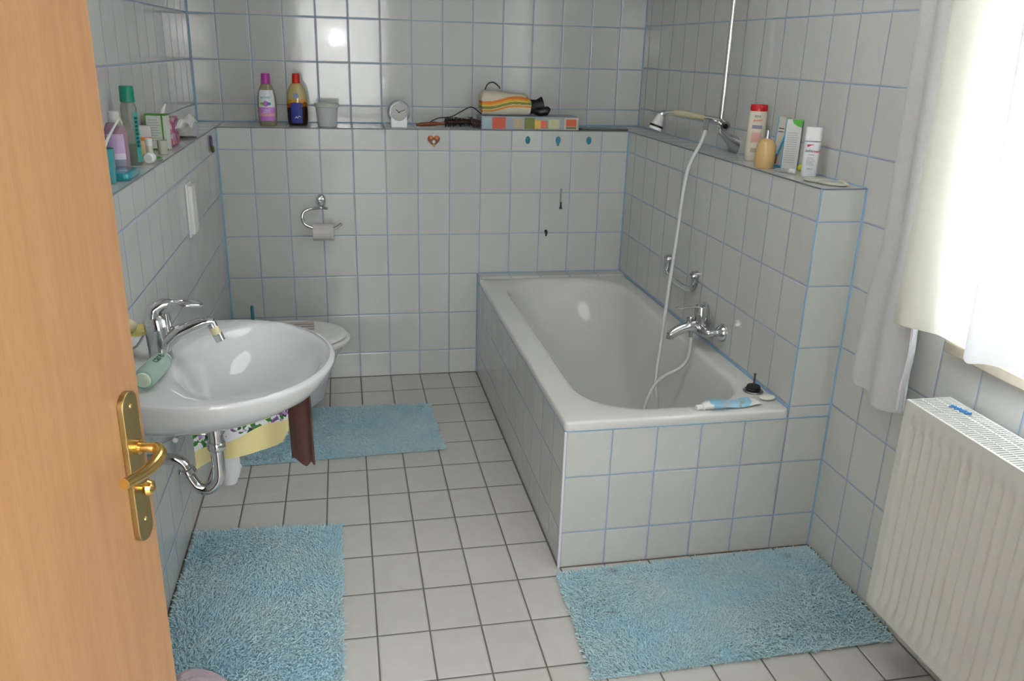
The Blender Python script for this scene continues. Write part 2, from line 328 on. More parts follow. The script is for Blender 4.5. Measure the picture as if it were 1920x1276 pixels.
# ------------------------------------------------------------ door
DE = Vector((-.95, -2.774, 0)); da = math.radians(13); dd = Vector((math.sin(da), math.cos(da), 0)); dn = Vector((dd.y, -dd.x, 0))
dr = thing('door_1', 'open beech wood door leaf with brass handle at left edge of the picture', 'door', (DE.x-.86*dd.x, DE.y-.86*dd.y, 0)); del dr['label']; del dr['category']; dr['kind'] = 'structure'
def DP(s, n, z): p = DE - dd*s + dn*n; return (p.x, p.y, z)
def dbox(s0, s1, n0, n1, z0, z1):
    return [DP(s, n, z) for s in (s0, s1) for n in (n0, n1) for z in (z0, z1)], [(0,1,3,2),(4,6,7,5),(0,4,5,1),(2,3,7,6),(0,2,6,4),(1,5,7,3)]
def spart(mb, name, mat, parent, **k): o = part(mb, name, mat, parent, **k); o['kind'] = 'structure'; return o
spart(MB().add(*dbox(0, .86, -.04, 0, .01, 2.0)), 'door_leaf', BEECH, dr, smooth=0, bevel=.003)
# backplate: stadium outline in the door plane
zc0, zc1, sc, hw = .900, 1.100, .0475, .0215
ol = [(sc+hw*math.cos(PI*i/12), zc1+hw*.9*math.sin(PI*i/12)) for i in range(13)] + [(sc-hw*math.cos(PI*i/12), zc0-hw*.9*math.sin(PI*i/12)) for i in range(13)]
pl = spart(MB().loft([[DP(s, n, z) for s, z in ol] for n in (0, .009)]), 'handle_backplate', BRASSB, dr, bevel=.0012)
mb = MB()
for z in (1.098, .915): mb.tube([DP(sc, .008, z), DP(sc, .0105, z)], [.004, .003], 12)
spart(mb, 'screw', BRASS, pl)
hz = 1.034
spart(MB().cyl(DP(sc, .008, hz), DP(sc, .016, hz), .0115), 'collar', BRASS, pl)
spart(MB().tube([DP(sc, .014, hz), DP(sc, .028, hz), DP(sc-.001, .040, hz-.001), DP(sc+.012, .049, hz-.005), DP(sc+.042, .050, hz-.008), DP(sc+.075, .048, hz-.005), DP(sc+.110, .045, hz+.002)],
                [.0078, .0080, .0088, .0094, .0093, .0086, .0080], 18, smooth=8, flat=.9), 'lever', BRASS, dr)
kn = spart(MB().tube([DP(sc, .008, .968), DP(sc, .014, .968), DP(sc, .015, .968), DP(sc, .020, .968), DP(sc, .026, .968), DP(sc, .029, .968)], [.006, .006, .010, .0125, .010, .004], 18), 'lock_knob', BRASS, dr)

# ------------------------------------------------------------ bathtub
def rrect(x0, x1, y0, y1, r, z, n=12, e=1):
    pts = []; r = min(r, (x1-x0)/2-1e-4, (y1-y0)/2-1e-4)
    for cx, cy, a in ((x1-r, y1-r, 0), (x0+r, y1-r, PI/2), (x0+r, y0+r, PI), (x1-r, y0+r, 1.5*PI)):
        for i in range(n+1): t = a+PI/2*i/n; pts.append((cx+r*math.cos(t), cy+r*math.sin(t), z))
    return pts
tx0, tx1, ty0, ty1 = -.010, XR-.001, YF-.006, -.079
rings = [rrect(tx0+.002, tx1, ty0+.002, ty1, .012, .49), rrect(tx0, tx1, ty0, ty1, .014, .493), rrect(tx0, tx1, ty0, ty1, .014, .512), rrect(tx0+.0025, tx1-.001, ty0+.0025, ty1-.001, .014, .5185), rrect(tx0+.008, tx1-.002, ty0+.008, ty1-.002, .014, .521)]
ix0, ix1, iy0, iy1 = .085, .668, -1.688, -.125
for ins, z, r in ((-.02, .521, .22), (-.006, .520, .22), (.002, .515, .22), (.008, .50, .22), (.018, .45, .22)):
    rings.append(rrect(ix0+ins, ix1-ins, iy0+ins, iy1-ins*1.4, r, z))
for t in (.15, .3, .45, .6, .75, .87, .95, 1.0):
    z = .45 - .35*(t*(2-t))**.5 if t > .5 else .45-.30*t*1.05
    z = .45 - .34*math.sin(t*PI/2)
    k = 1-math.cos(t*PI/2)
    rings.append(rrect(ix0+.018+.11*k*.9+.03*t, ix1-.018-.11*k*.9-.03*t, iy0+.018+.12*k+.05*t, iy1-.03-.42*k-.20*t, .22-.05*t, z))
tub = thing('bathtub', 'white enamel bathtub built into tiled surround along the right wall', 'bathtub', (.36, -.9, 0))
part(MB().loft(rings, cap0=False), 'tub_shell', ENAMEL, tub, smooth=50)
part(MB().lathe([(.03, .1075), (.03, .112), (.024, .113), (.012, .108)], (.37, -.95, 0)), 'drain', CH, tub)

# bath mixer tap
bt = thing('bath_faucet', 'chrome bath mixer tap with lever on tiled wall above the bathtub', 'faucet', (XR, -1.16, .6))
mb = MB()
part(MB().lathe([(.034, 0), (.034, .006), (.026, .018), (.016, .028)], (XR, -1.235, .605), mat=Matrix.Rotation(-PI/2, 4, 'Y').to_3x3()), 'wall_flange', CH, bt)
part(MB().lathe([(.034, 0), (.034, .006), (.026, .018), (.016, .028)], (XR, -1.085, .605), mat=Matrix.Rotation(-PI/2, 4, 'Y').to_3x3()), 'wall_flange', CH, bt)
mb = MB(); mb.tube([(.717, -1.235, .605), (.69, -1.232, .603), (.678, -1.215, .60), (.678, -1.16, .60), (.678, -1.105, .60), (.69, -1.088, .603), (.717, -1.085, .605)], [.012, .014, .02, .023, .02, .014, .012], 18, smooth=6)
mb.tube([(.678, -1.16, .60), (.64, -1.16, .612), (.59, -1.16, .596), (.556, -1.16, .575)], [.024, .0225, .020, .0175], 18, smooth=6)
mb.cyl((.559, -1.16, .581), (.556, -1.16, .562), .0155, .014)
mb.cyl((.632, -1.16, .60), (.630, -1.16, .643), .010, .012); mb.cyl((.640, -1.16, .60), (.642, -1.16, .566), .010, .008)
part(mb, 'tap_body', CH, bt)
part(MB().tube([(.684, -1.16, .615), (.682, -1.16, .635), (.680, -1.16, .637), (.677, -1.16, .668), (.675, -1.16, .690), (.673, -1.16, .693)], [.028, .029, .031, .030, .026, .019], 24), 'cartridge_cap', CH, bt)
part(MB().tube([(.668, -1.16, .682), (.64, -1.16, .686), (.60, -1.16, .683), (.573, -1.16, .685)], [.010, .0075, .006, .0055], 12, smooth=4, flat=.6), 'lever', CH, bt)

# grab handle
gh = thing('grab_handle', 'short chrome grab handle on the tiled wall left of the bath tap', 'handle', (XR, -.81, .72))
for y in (-.672, -.955):
    part(MB().tube([(XR, y, .752), (XR-.02, y, .752), (XR-.032, y, .748)], [.021, .020, .010], 18), 'mount', CH, gh)
    part(MB().tube([(XR-.014, y, .750), (XR-.016, y, .712), (XR-.022, y, .694)], [.019, .016, .012], 16, smooth=4), 'post', CH, gh)
part(MB().tube([(XR-.02, -.668, .70), (XR-.028, -.70, .692), (XR-.03, -.81, .689), (XR-.028, -.93, .692), (XR-.02, -.965, .70)], [.014, .012, .0115, .012, .014], 14, smooth=6), 'bar', CH, gh)

# shower set
RX, RY = .80, -.885
sr = thing('shower_rail', 'tall chrome shower rail standing off the upper right wall', 'shower rail', (XRU, RY, ZT))
part(MB().cyl((RX, RY, 1.315), (RX, RY, 2.28), .0105), 'rod', pm('chrome_rod', (.72, .71, .66), .1, 1), sr)
part(MB().tube([(XRU, RY+.02, 1.262), (XRU-.006, RY+.02, 1.262), (XRU-.035, RY+.012, 1.280), (XRU-.06, RY+.005, 1.295), (RX, RY, 1.315), (RX, RY, 1.33)], [.036, .034, .020, .014, .0135, .013], 22), 'lower_bracket', CH, sr)
part(MB().tube([(XRU, RY, 2.30), (XRU-.008, RY, 2.30), (XRU-.04, RY, 2.295), (RX, RY, 2.28), (RX, RY, 2.27)], [.03, .026, .014, .0135, .013], 18), 'upper_bracket', CH, sr)
kn = part(MB().tube([(RX-.012, RY, 1.352), (RX+.012, RY-.008, 1.338), (RX-.002, RY-.028, 1.340), (RX-.003, RY-.05, 1.336)], [.014, .018, .021, .019], 18), 'slider', CH, sr)
part(MB().tube([(RX-.003, RY-.048, 1.336), (RX-.0035, RY-.056, 1.335)], [.011, .009], 16), 'slider_knob', BLACK, kn)
hs = thing('hand_shower', 'hand shower with cream handle lying in its rail holder, pointing left', 'shower head', (.7, -.885, 1.3))
HY = -.885
part(MB().tube([(.785, HY, 1.352), (.757, HY, 1.357), (.725, HY, 1.362)], [.013, .0125, .012], 18), 'handle_socket', CH, hs)
part(MB().tube([(.727, HY, 1.362), (.67, HY, 1.372), (.62, HY, 1.378), (.598, HY, 1.379)], [.0105, .0122, .0118, .0095], 18, smooth=4), 'handle', pm('cream_plastic', '#aaa48a', .3), hs)
part(MB().tube([(.60, HY, 1.379), (.578, HY, 1.379), (.560, HY, 1.376), (.549, HY, 1.366)], [.0105, .0105, .0125, .013], 16, smooth=4), 'neck', CH, hs)
ax = Vector((-.33, 0, -.94)).normalized(); h0 = Vector((.552, HY, 1.374))
part(MB().tube([tuple(h0+ax*t) for t in (0, .012, .03, .043)], [.011, .016, .020, .0245], 24), 'head', pm('shower_head_grey', '#b9b9b6', .3), hs)
part(MB().tube([tuple(h0+ax*t) for t in (.043, .051)], [.0265, .027], 24), 'head_rim', BLACK, hs)
part(MB().tube([tuple(h0+ax*t) for t in (.051, .060, .062)], [.0245, .0245, .020], 24), 'spray_face', WPL, hs)
part(MB().tube([(.733, HY-.012, 1.352), (.722, HY-.035, 1.325), (.720, HY-.042, 1.316)], [.0105, .0105, .0095], 16), 'hose_socket', CH, hs)
hose = MB().tube([(.720, HY-.042, 1.318), (.700, -.945, 1.275), (.656, -.95, 1.18), (.640, -.955, 1.05), (.632, -.96, .92), (.612, -.975, .72), (.582, -1.02, .50), (.553, -1.07, .36), (.552, -1.10, .29), (.556, -1.12, .20), (.545, -1.13, .135), (.505, -1.16, .120),
     (.462, -1.19, .14), (.462, -1.19, .23), (.482, -1.17, .31), (.518, -1.155, .375), (.56, -1.155, .41), (.61, -1.158, .437), (.638, -1.16, .475), (.643, -1.16, .53), (.642, -1.16, .568)], .0072, 12, smooth=10)
o = hose.build('shower_hose', pm('hose_white', '#cfd2d0', .25, bump=.05)); tag(o, 'pale plastic shower hose hanging from the hand shower into the tub', 'hose')

# things on the tub rim
tp = thing('cream_tube', 'crumpled white and light blue tube lying on the front rim of the bathtub', 'tube', (.55, -1.71, .521))
def flat_tube(x0, x1, yc, zc, col):
    rings = []
    for i in range(15):
        t = i/14; x = x0+(x1-x0)*t; w = .009+.022*min(1, t*4)**.7 - .006*t; h = .006*(1-t)**.6+.0045+.002*math.sin(t*9)
        if t > .93: h = .0012
        rings.append([(x, yc+w*math.cos(a)-.012*t*0, zc+.002+h*(1+math.sin(a))+.004*math.sin(t*7)*(abs(math.cos(a)) > .8)) for a in [2*PI*k/16 for k in range(16)]])
    return rings
def stripe_mat(name, axis, stops, rough=.4, noise=.0, scale=1.0, off=0):
    """bands of colour along one object axis: stops [(pos, hex)]"""
    m = bpy.data.materials.new(name); m.use_nodes = True; N = m.node_tree.nodes; L = m.node_tree.links; b = N['Principled BSDF']
    tc = N.new('ShaderNodeTexCoord'); sp = N.new('ShaderNodeSeparateXYZ'); L.new(tc.outputs['Object'], sp.inputs[0])
    nz = N.new('ShaderNodeTexNoise'); nz.inputs['Scale'].default_value = 40; L.new(tc.outputs['Object'], nz.inputs['Vector'])
    a = N.new('ShaderNodeMath'); a.operation = 'MULTIPLY_ADD'; L.new(sp.outputs['XYZ'.index(axis)], a.inputs[0]); a.inputs[1].default_value = scale; a.inputs[2].default_value = off
    c = N.new('ShaderNodeMath'); c.operation = 'MULTIPLY_ADD'; L.new(nz.outputs['Fac'], c.inputs[0]); c.inputs[1].default_value = noise; L.new(a.outputs[0], c.inputs[2])
    cr = N.new('ShaderNodeValToRGB'); cr.color_ramp.interpolation = 'CONSTANT'; E_ = cr.color_ramp.elements
    E_[0].position = stops[0][0]; E_[0].color = (*lin(stops[0][1]), 1)
    E_[1].position = stops[1][0]; E_[1].color = (*lin(stops[1][1]), 1)
    for p, h in stops[2:]: e = E_.new(p); e.color = (*lin(h), 1)
    L.new(c.outputs[0], cr.inputs[0]); L.new(cr.outputs[0], b.inputs['Base Color']); b.inputs['Roughness'].default_value = rough
    return m
M_tube = stripe_mat('tube_print', 'X', [(0, '#e8e8e6'), (.16, '#8fc3dd'), (.36, '#b9bfc4'), (.42, '#9fcbe2'), (.62, '#97a5a0'), (.68, '#8fc3dd'), (.80, '#e9e7e2')], noise=.35, scale=4.2, off=.30)
part(MB(XF((.545, -1.712, .522), .12)).loft(flat_tube(-.095, .115, 0, 0, None)), 'tube_body', M_tube, tp)
part(MB(XF((.545, -1.712, .522), .12)).tube([(-.118, 0, .009), (-.097, 0, .009), (-.096, 0, .009), (-.088, 0, .009)], [.0085, .0085, .0115, .0115], 14), 'cap', WPL, tp)
pg = thing('drain_plug', 'dark metal and rubber drain plug standing on the rear right rim of the tub', 'plug', (.688, -1.60, .521))
part(MB().lathe([(.031, 0), (.034, .003), (.032, .006), (.014, .007)], (.688, -1.60, .521)), 'flange', pm('dull_steel', (.35,.35,.36), .35, 1), pg)
part(MB().lathe([(.022, .006), (.025, .010), (.023, .013), (.020, .014), (.023, .017), (.021, .021), (.010, .022)], (.688, -1.60, .521)), 'seal', DARK, pg)
part(MB().lathe([(.0035, .02), (.0035, .058), (.0045, .059), (.0045, .064), (.002, .065)], (.688, -1.60, .521), n=12), 'stem', pm('tarnished_brass', (.22,.15,.1), .4, 1), pg)
o = MB().ball((.700, -1.676, .530), .028, (1, .62, .32)).build('soap_bar', pm('soap_cream', '#d9d8c9', .45, subs=.1)); tag(o, 'small pale oval soap bar on tub rim beside the drain plug', 'soap')

# ------------------------------------------------------------ washbasin
by, brim = -1.965, .852
def bout(i, n=72):
    t = 2*PI*i/n; c, s = math.cos(t), math.sin(t)
    if c >= 0: x = -.96+.277*abs(c)**.95; y = .307*math.copysign(abs(s)**1.0, s)
    else:
        x = -.96-.24*min(1, abs(c)**.62*1.0); w = 1-.24*((-.96-x)/.24)**2.2
        y = .307*s if abs(c) < .2 else .307*math.copysign(abs(s)**.35, s)*w if False else .307*s
    return x, y
def basin_outline(n=96):
    # front half ellipse, then sides running back to the wall
    P = []
    for i in range(n):
        t = -PI/2+PI*i/(n-1); P.append((-.965+.283*math.cos(t), .307*math.sin(t)))
    back = [(-1.02, .302), (-1.08, .288), (-1.14, .262), (-1.2, .232)]
    P += back
    m = 20
    P += [(-1.2, .232-.464*k/m) for k in range(1, m)]
    P += [(x, -y) for x, y in back[::-1]]
    return P
BO = basin_outline()
NB = len(BO)
def bring(sx, sy, z, dz=0): return [(-1.2+(x+1.2)*sx, by+y*sy, z) for x, y in BO]
def inner(ring_a, ring_b, z, cx=-.885):
    # ellipse sampled by polar angle matching outline points
    out = []
    for x, y in BO:
        a = math.atan2(y/.307, (x-cx)/.24); out.append((cx+ring_a*math.cos(a), by+ring_b*math.sin(a), z))
    return out
rings = [bring(.38, .18, brim-.168), bring(.50, .30, brim-.160), bring(.62, .44, brim-.143), bring(.74, .60, brim-.120), bring(.84, .75, brim-.095), bring(.92, .875, brim-.068), bring(.968, .95, brim-.042), bring(.99, .985, brim-.020), bring(.998, .999, brim-.010), bring(.998, 1, brim-.004), bring(.99, .994, brim), bring(.975, .982, brim+.0015)]
rings += [inner(.190, .268, brim-.001), inner(.182, .260, brim-.004), inner(.172, .250, brim-.012), inner(.162, .236, brim-.03), inner(.148, .214, brim-.06), inner(.125, .178, brim-.09, -.895), inner(.09, .13, brim-.113, -.91), inner(.05, .07, brim-.124, -.93), inner(.022, .022, brim-.127, -.95)]
ws = thing('washbasin', 'white ceramic wall-hung washbasin on the left wall behind the door', 'washbasin', (-1.2, by, .68))
part(MB().loft(rings), 'bowl', CERAM, ws, smooth=60)
part(MB().lathe([(.021, 0), (.021, .003), (.014, .004)], (-.95, by, brim-.127)), 'drain_ring', CH, ws)
part(MB(XF((-1.048, by-.07, brim-.045), 0)).lathe([(.011, 0), (.011, .002), (.008, .002)], sx=.3), 'overflow', DARK, ws)

fa = thing('basin_faucet', 'chrome single-lever mixer tap with loop handle on the washbasin', 'faucet', (-1.1, -1.95, brim))
fy = -1.95
part(MB().tube([(-1.098, fy, brim), (-1.098, fy, brim+.006), (-1.099, fy, brim+.03), (-1.101, fy, brim+.075), (-1.103, fy, brim+.10), (-1.102, fy, brim+.112)], [.027, .0255, .025, .026, .026, .017], 26, flat=1.15), 'tap_body', CH, fa)
part(MB().tube([(-1.094, fy, brim+.010), (-1.082, fy, brim+.040), (-1.055, fy, brim+.066), (-1.02, fy, brim+.082), (-.99, fy, brim+.091), (-.970, fy, brim+.092)], [.021, .0265, .0255, .021, .0165, .0135], 20, smooth=6, flat=.75), 'spout', CH, fa)
part(MB().tube([(-.977, fy, brim+.090), (-.972, fy, brim+.076)], [.0125, .0125], 18), 'aerator_joint', CH, fa)
part(MB().tube([(-.972, fy, brim+.077), (-.965, fy, brim+.058)], [.0115, .0115], 18), 'aerator_ring', pm('yellowed_plastic', '#d8cfa2', .4), fa)
part(MB().tube([(-.965, fy, brim+.058), (-.958, fy, brim+.040)], [.0125, .012], 18), 'aerator', CH, fa)
lv = [(-1.108, fy, brim+.108), (-1.104, fy, brim+.124), (-1.085, fy, brim+.136), (-1.06, fy, brim+.140)]
mb = MB().tube(lv, [.024, .024, .018, .010], 18, smooth=5, flat=.8)
for sg in (-1, 1):
    mb.tube([(-1.070, fy+sg*.009, brim+.137), (-1.045, fy+sg*.020, brim+.139), (-1.02, fy+sg*.020, brim+.137), (-1.000, fy+sg*.010, brim+.134), (-.995, fy, brim+.1335)], .0045, 12, smooth=5)
part(mb, 'lever', CH, fa)
part(MB().tube([(-1.077, fy-.004, brim+.07), (-1.078, fy-.004, brim+.115)], [.011, .009], 14), 'cartridge_neck', CH, fa)

gd = thing('green_lotion_bottle', 'translucent pale green bottle with dark lettering lying on the washbasin beside the tap', 'bottle', (-1.09, -2.10, brim+.002))
GM = XF((-1.094, -2.165, brim+.0285), math.radians(-9)) @ Matrix.Scale(1.05, 4)
gg = pm('green_glass', '#c3e0d2', .12, trans=.5, ior=1.4)
part(MB(GM).tube([(0, -.002, 0), (0, .0, 0), (0, .012, 0), (0, .09, 0), (0, .108, 0), (0, .118, 0)], [.019, .0215, .023, .023, .021, .012], 26, flat=1), 'bottle_body', gg, gd)
part(MB(GM).tube([(0, -.006, 0), (0, -.001, 0)], [.015, .017], 24), 'base_disc', pm('bottle_base_cream', '#c9d6c2', .4), gd)
part(MB(GM).tube([(0, .116, 0), (0, .130, 0)], [.0125, .0125], 18), 'cap', pm('pale_green_cap', '#9fc7b4', .3), gd)
text_part('care', .026, pm('dark_green_ink', '#1f4a3c', .5), gd, GM @ Matrix.Translation((.006, .07, .0228)) @ Matrix.Rotation(math.radians(15), 4, 'Y') @ Matrix.Rotation(PI/2, 4, 'Z'))
# soap dish on chrome holder
sd = thing('soap_dish', 'pale yellow soap dish on a chrome wall holder beside the tap', 'soap dish', (-1.2, -1.90, .90))
part(MB().tube([(-1.2, -1.90, .855), (-1.192, -1.90, .857)], [.016, .014], 16), 'wall_mount', CH, sd)
part(MB().tube([(-1.194, -1.90, .857), (-1.165, -1.90, .868), (-1.145, -1.90, .900), (-1.150, -1.91, .908)], .0035, 10, smooth=4), 'holder_arm', CH, sd)
part(MB().lathe([(.012, 0), (.034, .004), (.040, .014), (.0375, .014), (.030, .007), (.003, .005)], (-1.163, -1.93, .908)), 'dish', pm('dish_yellow', '#d8cc7c', .3), sd)
o = MB().ball((-1.170, -1.93, .931), .0175, (1.1, 1, .95)).build('soap_ball', pm('soap_ball', '#e0d9bd', .5)); tag(o, 'cream ball of soap lying in the pale yellow dish', 'soap')

# trap below the basin
tr_ = thing('sink_drain', 'chrome bottle-bend drain pipe under the washbasin', 'drain pipe', (-1.0, by, .5))
TX = -.990
part(MB().tube([(TX, by, .690), (TX, by, .686), (TX, by, .65)], [.032, .026, .024], 24), 'drain_flange', CH, tr_)
part(MB().cyl((TX, by, .653), (TX, by, .600), .0185), 'tailpiece', CH, tr_)
part(MB().tube([(TX, by, .625), (TX, by, .622), (TX, by, .606), (TX, by, .603)], [.020, .0225, .0225, .020], 20), 'slip_nut', CH, tr_)
part(MB().tube([(TX, by, .612), (TX, by, .54), (TX-.008, by, .510), (TX-.030, by, .492), (TX-.056, by, .500), (TX-.070, by, .522), (TX-.077, by, .540)], [.0165]*7, 20, smooth=8), 'u_bend', CH, tr_)
part(MB().tube([(TX-.074, by, .537), (TX-.075, by, .540), (TX-.080, by, .552), (TX-.081, by, .555)], [.019, .0225, .0225, .019], 20), 'slip_nut', CH, tr_)
part(MB().tube([(TX-.078, by, .548), (TX-.084, by, .566), (TX-.10, by, .580), (TX-.125, by, .584), (-1.2, by, .584)], [.0155]*5, 20, smooth=8), 'wall_pipe', CH, tr_)
part(MB().tube([(-1.2, by, .584), (-1.193, by, .584), (-1.190, by, .584)], [.034, .031, .017], 24), 'wall_rosette', CH, tr_)
part(MB().tube([(TX-.012, by, .645), (TX-.06, by-.005, .652), (-1.10, by-.01, .640), (-1.135, by-.01, .628)], .0022, 8, smooth=3), 'lift_rod', CH, tr_)
part(MB().ball((-1.085, by-.01, .640), .007), 'rod_clamp', WPL, tr_)

# towel rail and towels behind the basin
tra = thing('towel_rail', 'two-armed chrome towel rail on the left wall behind the washbasin', 'towel rail', (-1.2, -1.56, .74))
part(MB().tube([(-1.2, -1.56, .74), (-1.188, -1.56, .74)], [.022, .02], 18), 'wall_plate', CH, tra)
for dy, z in ((-.015, .735), (.028, .747)):
    part(MB().tube([(-1.19, -1.56, z), (-1.0, -1.56+dy, z), (-.775, -1.56+dy, z)], .005, 10), 'arm', CH, tra)
def towel(x0, x1, y, ztop, zb, amp=.012, nf=3, th=.006, skew=0, ph=0.0, front=.012):
    """cloth folded over a rail at (y, ztop): front and rear leaf; zb(u) is the lower hem"""
    def fn(u, v):
        x = x0+(x1-x0)*u
        L1 = ztop-zb(u)
        if v < .82: t = v/.82; z = zb(u)+L1*t; off = -front*(min(1, (1-t)*8)**.5)
        elif v < .88: a = (v-.82)/.06*PI; z = ztop+.006*math.sin(a); off = -.006*math.cos(a); t = 1
        else: t = 1-(v-.88)/.12; z = ztop-.25*(1-t); off = .01
        w = 1-.8*(1 if v > .82 else (v/.82)**3)
        return (x+skew*(1-min(1, v/.82)), y+off+amp*w*math.sin(u*nf*2*PI+ph), z)
    return fn
def floral():
    m = bpy.data.materials.new('yellow_floral_cloth'); m.use_nodes = True; N = m.node_tree.nodes; L = m.node_tree.links; b = N['Principled BSDF']
    tc = N.new('ShaderNodeTexCoord'); sp = N.new('ShaderNodeSeparateXYZ'); L.new(tc.outputs['Object'], sp.inputs[0])
    # height above the slanting hem
    hh = N.new('ShaderNodeMath'); hh.operation = 'MULTIPLY_ADD'; L.new(sp.outputs[0], hh.inputs[0]); hh.inputs[1].default_value = -.36; L.new(sp.outputs[2], hh.inputs[2])
    cr = N.new('ShaderNodeValToRGB'); cr.color_ramp.interpolation = 'CONSTANT'; e = cr.color_ramp.elements
    mp = N.new('ShaderNodeMapRange'); mp.inputs['From Min'].default_value = -.02; mp.inputs['From Max'].default_value = .2; L.new(hh.outputs[0], mp.inputs['Value'])
    e[0].position = 0; e[0].color = (0,0,0,1); e[1].position = .37; e[1].color = (1,1,1,1); x = e.new(.72); x.color = (0,0,0,1)
    L.new(mp.outputs[0], cr.inputs[0])
    vo = N.new('ShaderNodeTexVoronoi'); vo.inputs['Scale'].default_value = 95
    nd = N.new('ShaderNodeTexNoise'); nd.inputs['Scale'].default_value = 60; L.new(tc.outputs['Object'], nd.inputs['Vector'])
    vm = N.new('ShaderNodeVectorMath'); vm.operation = 'MULTIPLY_ADD'; L.new(nd.outputs['Color'], vm.inputs[0]); vm.inputs[1].default_value = (.018, .018, .018); L.new(tc.outputs['Object'], vm.inputs[2]); L.new(vm.outputs[0], vo.inputs['Vector'])
    sc = N.new('ShaderNodeSeparateColor'); L.new(vo.outputs['Color'], sc.inputs[0])
    pick = N.new('ShaderNodeValToRGB'); pick.color_ramp.interpolation = 'CONSTANT'; e = pick.color_ramp.elements
    e[0].color = (*lin('#2f7a2a'), 1); e[1].position = .42; e[1].color = (*lin('#e8e8ee'), 1)
    for p, h in ((.52, '#8c4fa0'), (.68, '#2a3f2c'), (.76, '#b88ac6'), (.88, '#ececf0')): q = e.new(p); q.color = (*lin(h), 1)
    L.new(sc.outputs[0], pick.inputs[0])
    n3 = N.new('ShaderNodeTexNoise'); n3.inputs['Scale'].default_value = 21; L.new(tc.outputs['Object'], n3.inputs['Vector'])
    th = N.new('ShaderNodeMath'); th.operation = 'GREATER_THAN'; th.inputs[1].default_value = .47; L.new(n3.outputs['Fac'], th.inputs[0])
    m1 = N.new('ShaderNodeMix'); m1.data_type = 'RGBA'; L.new(th.outputs[0], m1.inputs[0]); m1.inputs[6].default_value = (*lin('#e9e9ee'), 1); L.new(pick.outputs[0], m1.inputs[7])
    m2 = N.new('ShaderNodeMix'); m2.data_type = 'RGBA'; L.new(cr.outputs[0], m2.inputs[0]); m2.inputs[6].default_value = (*lin('#e6d79c'), 1); L.new(m1.outputs[2], m2.inputs[7])
    L.new(m2.outputs[2], b.inputs['Base Color']); b.inputs['Roughness'].default_value = .9
    return m
yt = thing('floral_towel', 'yellow cotton towel with purple flower border hanging under the washbasin', 'towel', (-1.12, -1.575, .35))
def yb(u): return .352+.03*u+.085*u*u + .02*math.sin(u*5.5) - (.0 if u < .93 else (u-.93)*-.35)
part(MB().grid(towel(-1.122, -.838, -1.575, .735, yb, .014, 1.6, ph=.6), 60, 50, .004), 'cloth', floral(), yt, smooth=80)
o = MB().grid(towel(-.838, -.772, -1.578, .742, lambda u: .372-.030*u+.010*math.sin(u*9), .008, 1.1, skew=.006, ph=2.4), 24, 40, .007).build('brown_towel', pm('brown_terry', '#4a2a22', .95, bump=.8, bscale=500, var=.2, sheen=.2), smooth=80)
tag(o, 'dark brown towel hanging beside the yellow flowered towel', 'towel')
def wt_(u, v):
    a = (u-.5)*2; z0 = .275+.035*a*a; z = z0+(.735-z0)*v; w = .024*min(1, (1-abs(0))*(v*9)**.5+.35)
    return (-1.035+w*a+.0, -1.522-.012*math.cos(a*1.5)-.004*math.sin(v*9), z)
o = MB().grid(wt_, 16, 40, .02).build('white_cloth', pm('white_terry', '#dfdfdf', .95, bump=.6, bscale=600), smooth=80)
tag(o, 'narrow white cloth hanging behind the chrome trap', 'cloth')

# ------------------------------------------------------------ toilet
to = thing('toilet', 'white wall-hung toilet with closed lid behind the washbasin', 'toilet', (-1.2, -.53, .1))
ty = -.55
def dshape(hx0, hx1, hw, z, n=40):
    P = []; cx = hx1-.24
    for i in range(n+1):
        t = -PI/2+PI*i/n; P.append((cx+.24*math.cos(t), ty+hw*math.sin(t), z))
    P += [(hx0, ty+hw*.86, z), (hx0, ty-hw*.86, z)]
    return P
part(MB().loft([dshape(-1.2, -.80, .11, .10), dshape(-1.2, -.76, .125, .14), dshape(-1.2, -.735, .145, .25), dshape(-1.2, -.695, .168, .34), dshape(-1.2, -.668, .182, .382), dshape(-1.2, -.665, .182, .393)]), 'bowl', CERAM, to, smooth=50)
part(MB().loft([dshape(-1.14, -.648, .187, .394), dshape(-1.14, -.644, .190, .398), dshape(-1.14, -.644, .190, .408), dshape(-1.14, -.650, .186, .412)]), 'seat', WPL, to, smooth=50)
lid = part(MB().loft([dshape(-1.15, -.680, .170, .4125), dshape(-1.15, -.660, .181, .419), dshape(-1.15, -.658, .183, .425), dshape(-1.15, -.664, .180, .432), dshape(-1.14, -.69, .155, .436)]), 'lid', WPL, to, smooth=50)
o = MB().box((-.89, -.50, .4405), (.19, .13, .006), .05).build('booklet', stripe_mat('booklet_print', 'Y', [(0, '#b9aea6'), (.15, '#d5cdc6'), (.25, '#8d817a'), (.33, '#cfc6be'), (.45, '#8a7f78'), (.53, '#c9c0b8'), (.62, '#978b83'), (.70, '#c6b9b0')], scale=5.5, off=3.25), smooth=0, bevel=.001)
tag(o, 'folded booklet with brown and grey stripes lying on the toilet lid', 'booklet')
tb = thing('toilet_brush', 'toilet brush with teal handle standing in the corner behind the toilet', 'toilet brush', (-1.09, -.12, 0))
part(MB().lathe([(.045, 0), (.05, .01), (.048, .12), (.040, .13), (.036, .128)], (-1.09, -.12, 0)), 'holder', WPL, tb)
part(MB().tube([(-1.09, -.12, .10), (-1.09, -.12, .425), (-1.09, -.12, .430)], [.007, .0075, .004], 12), 'handle', pm('teal_plastic', '#2a6f80', .3), tb)

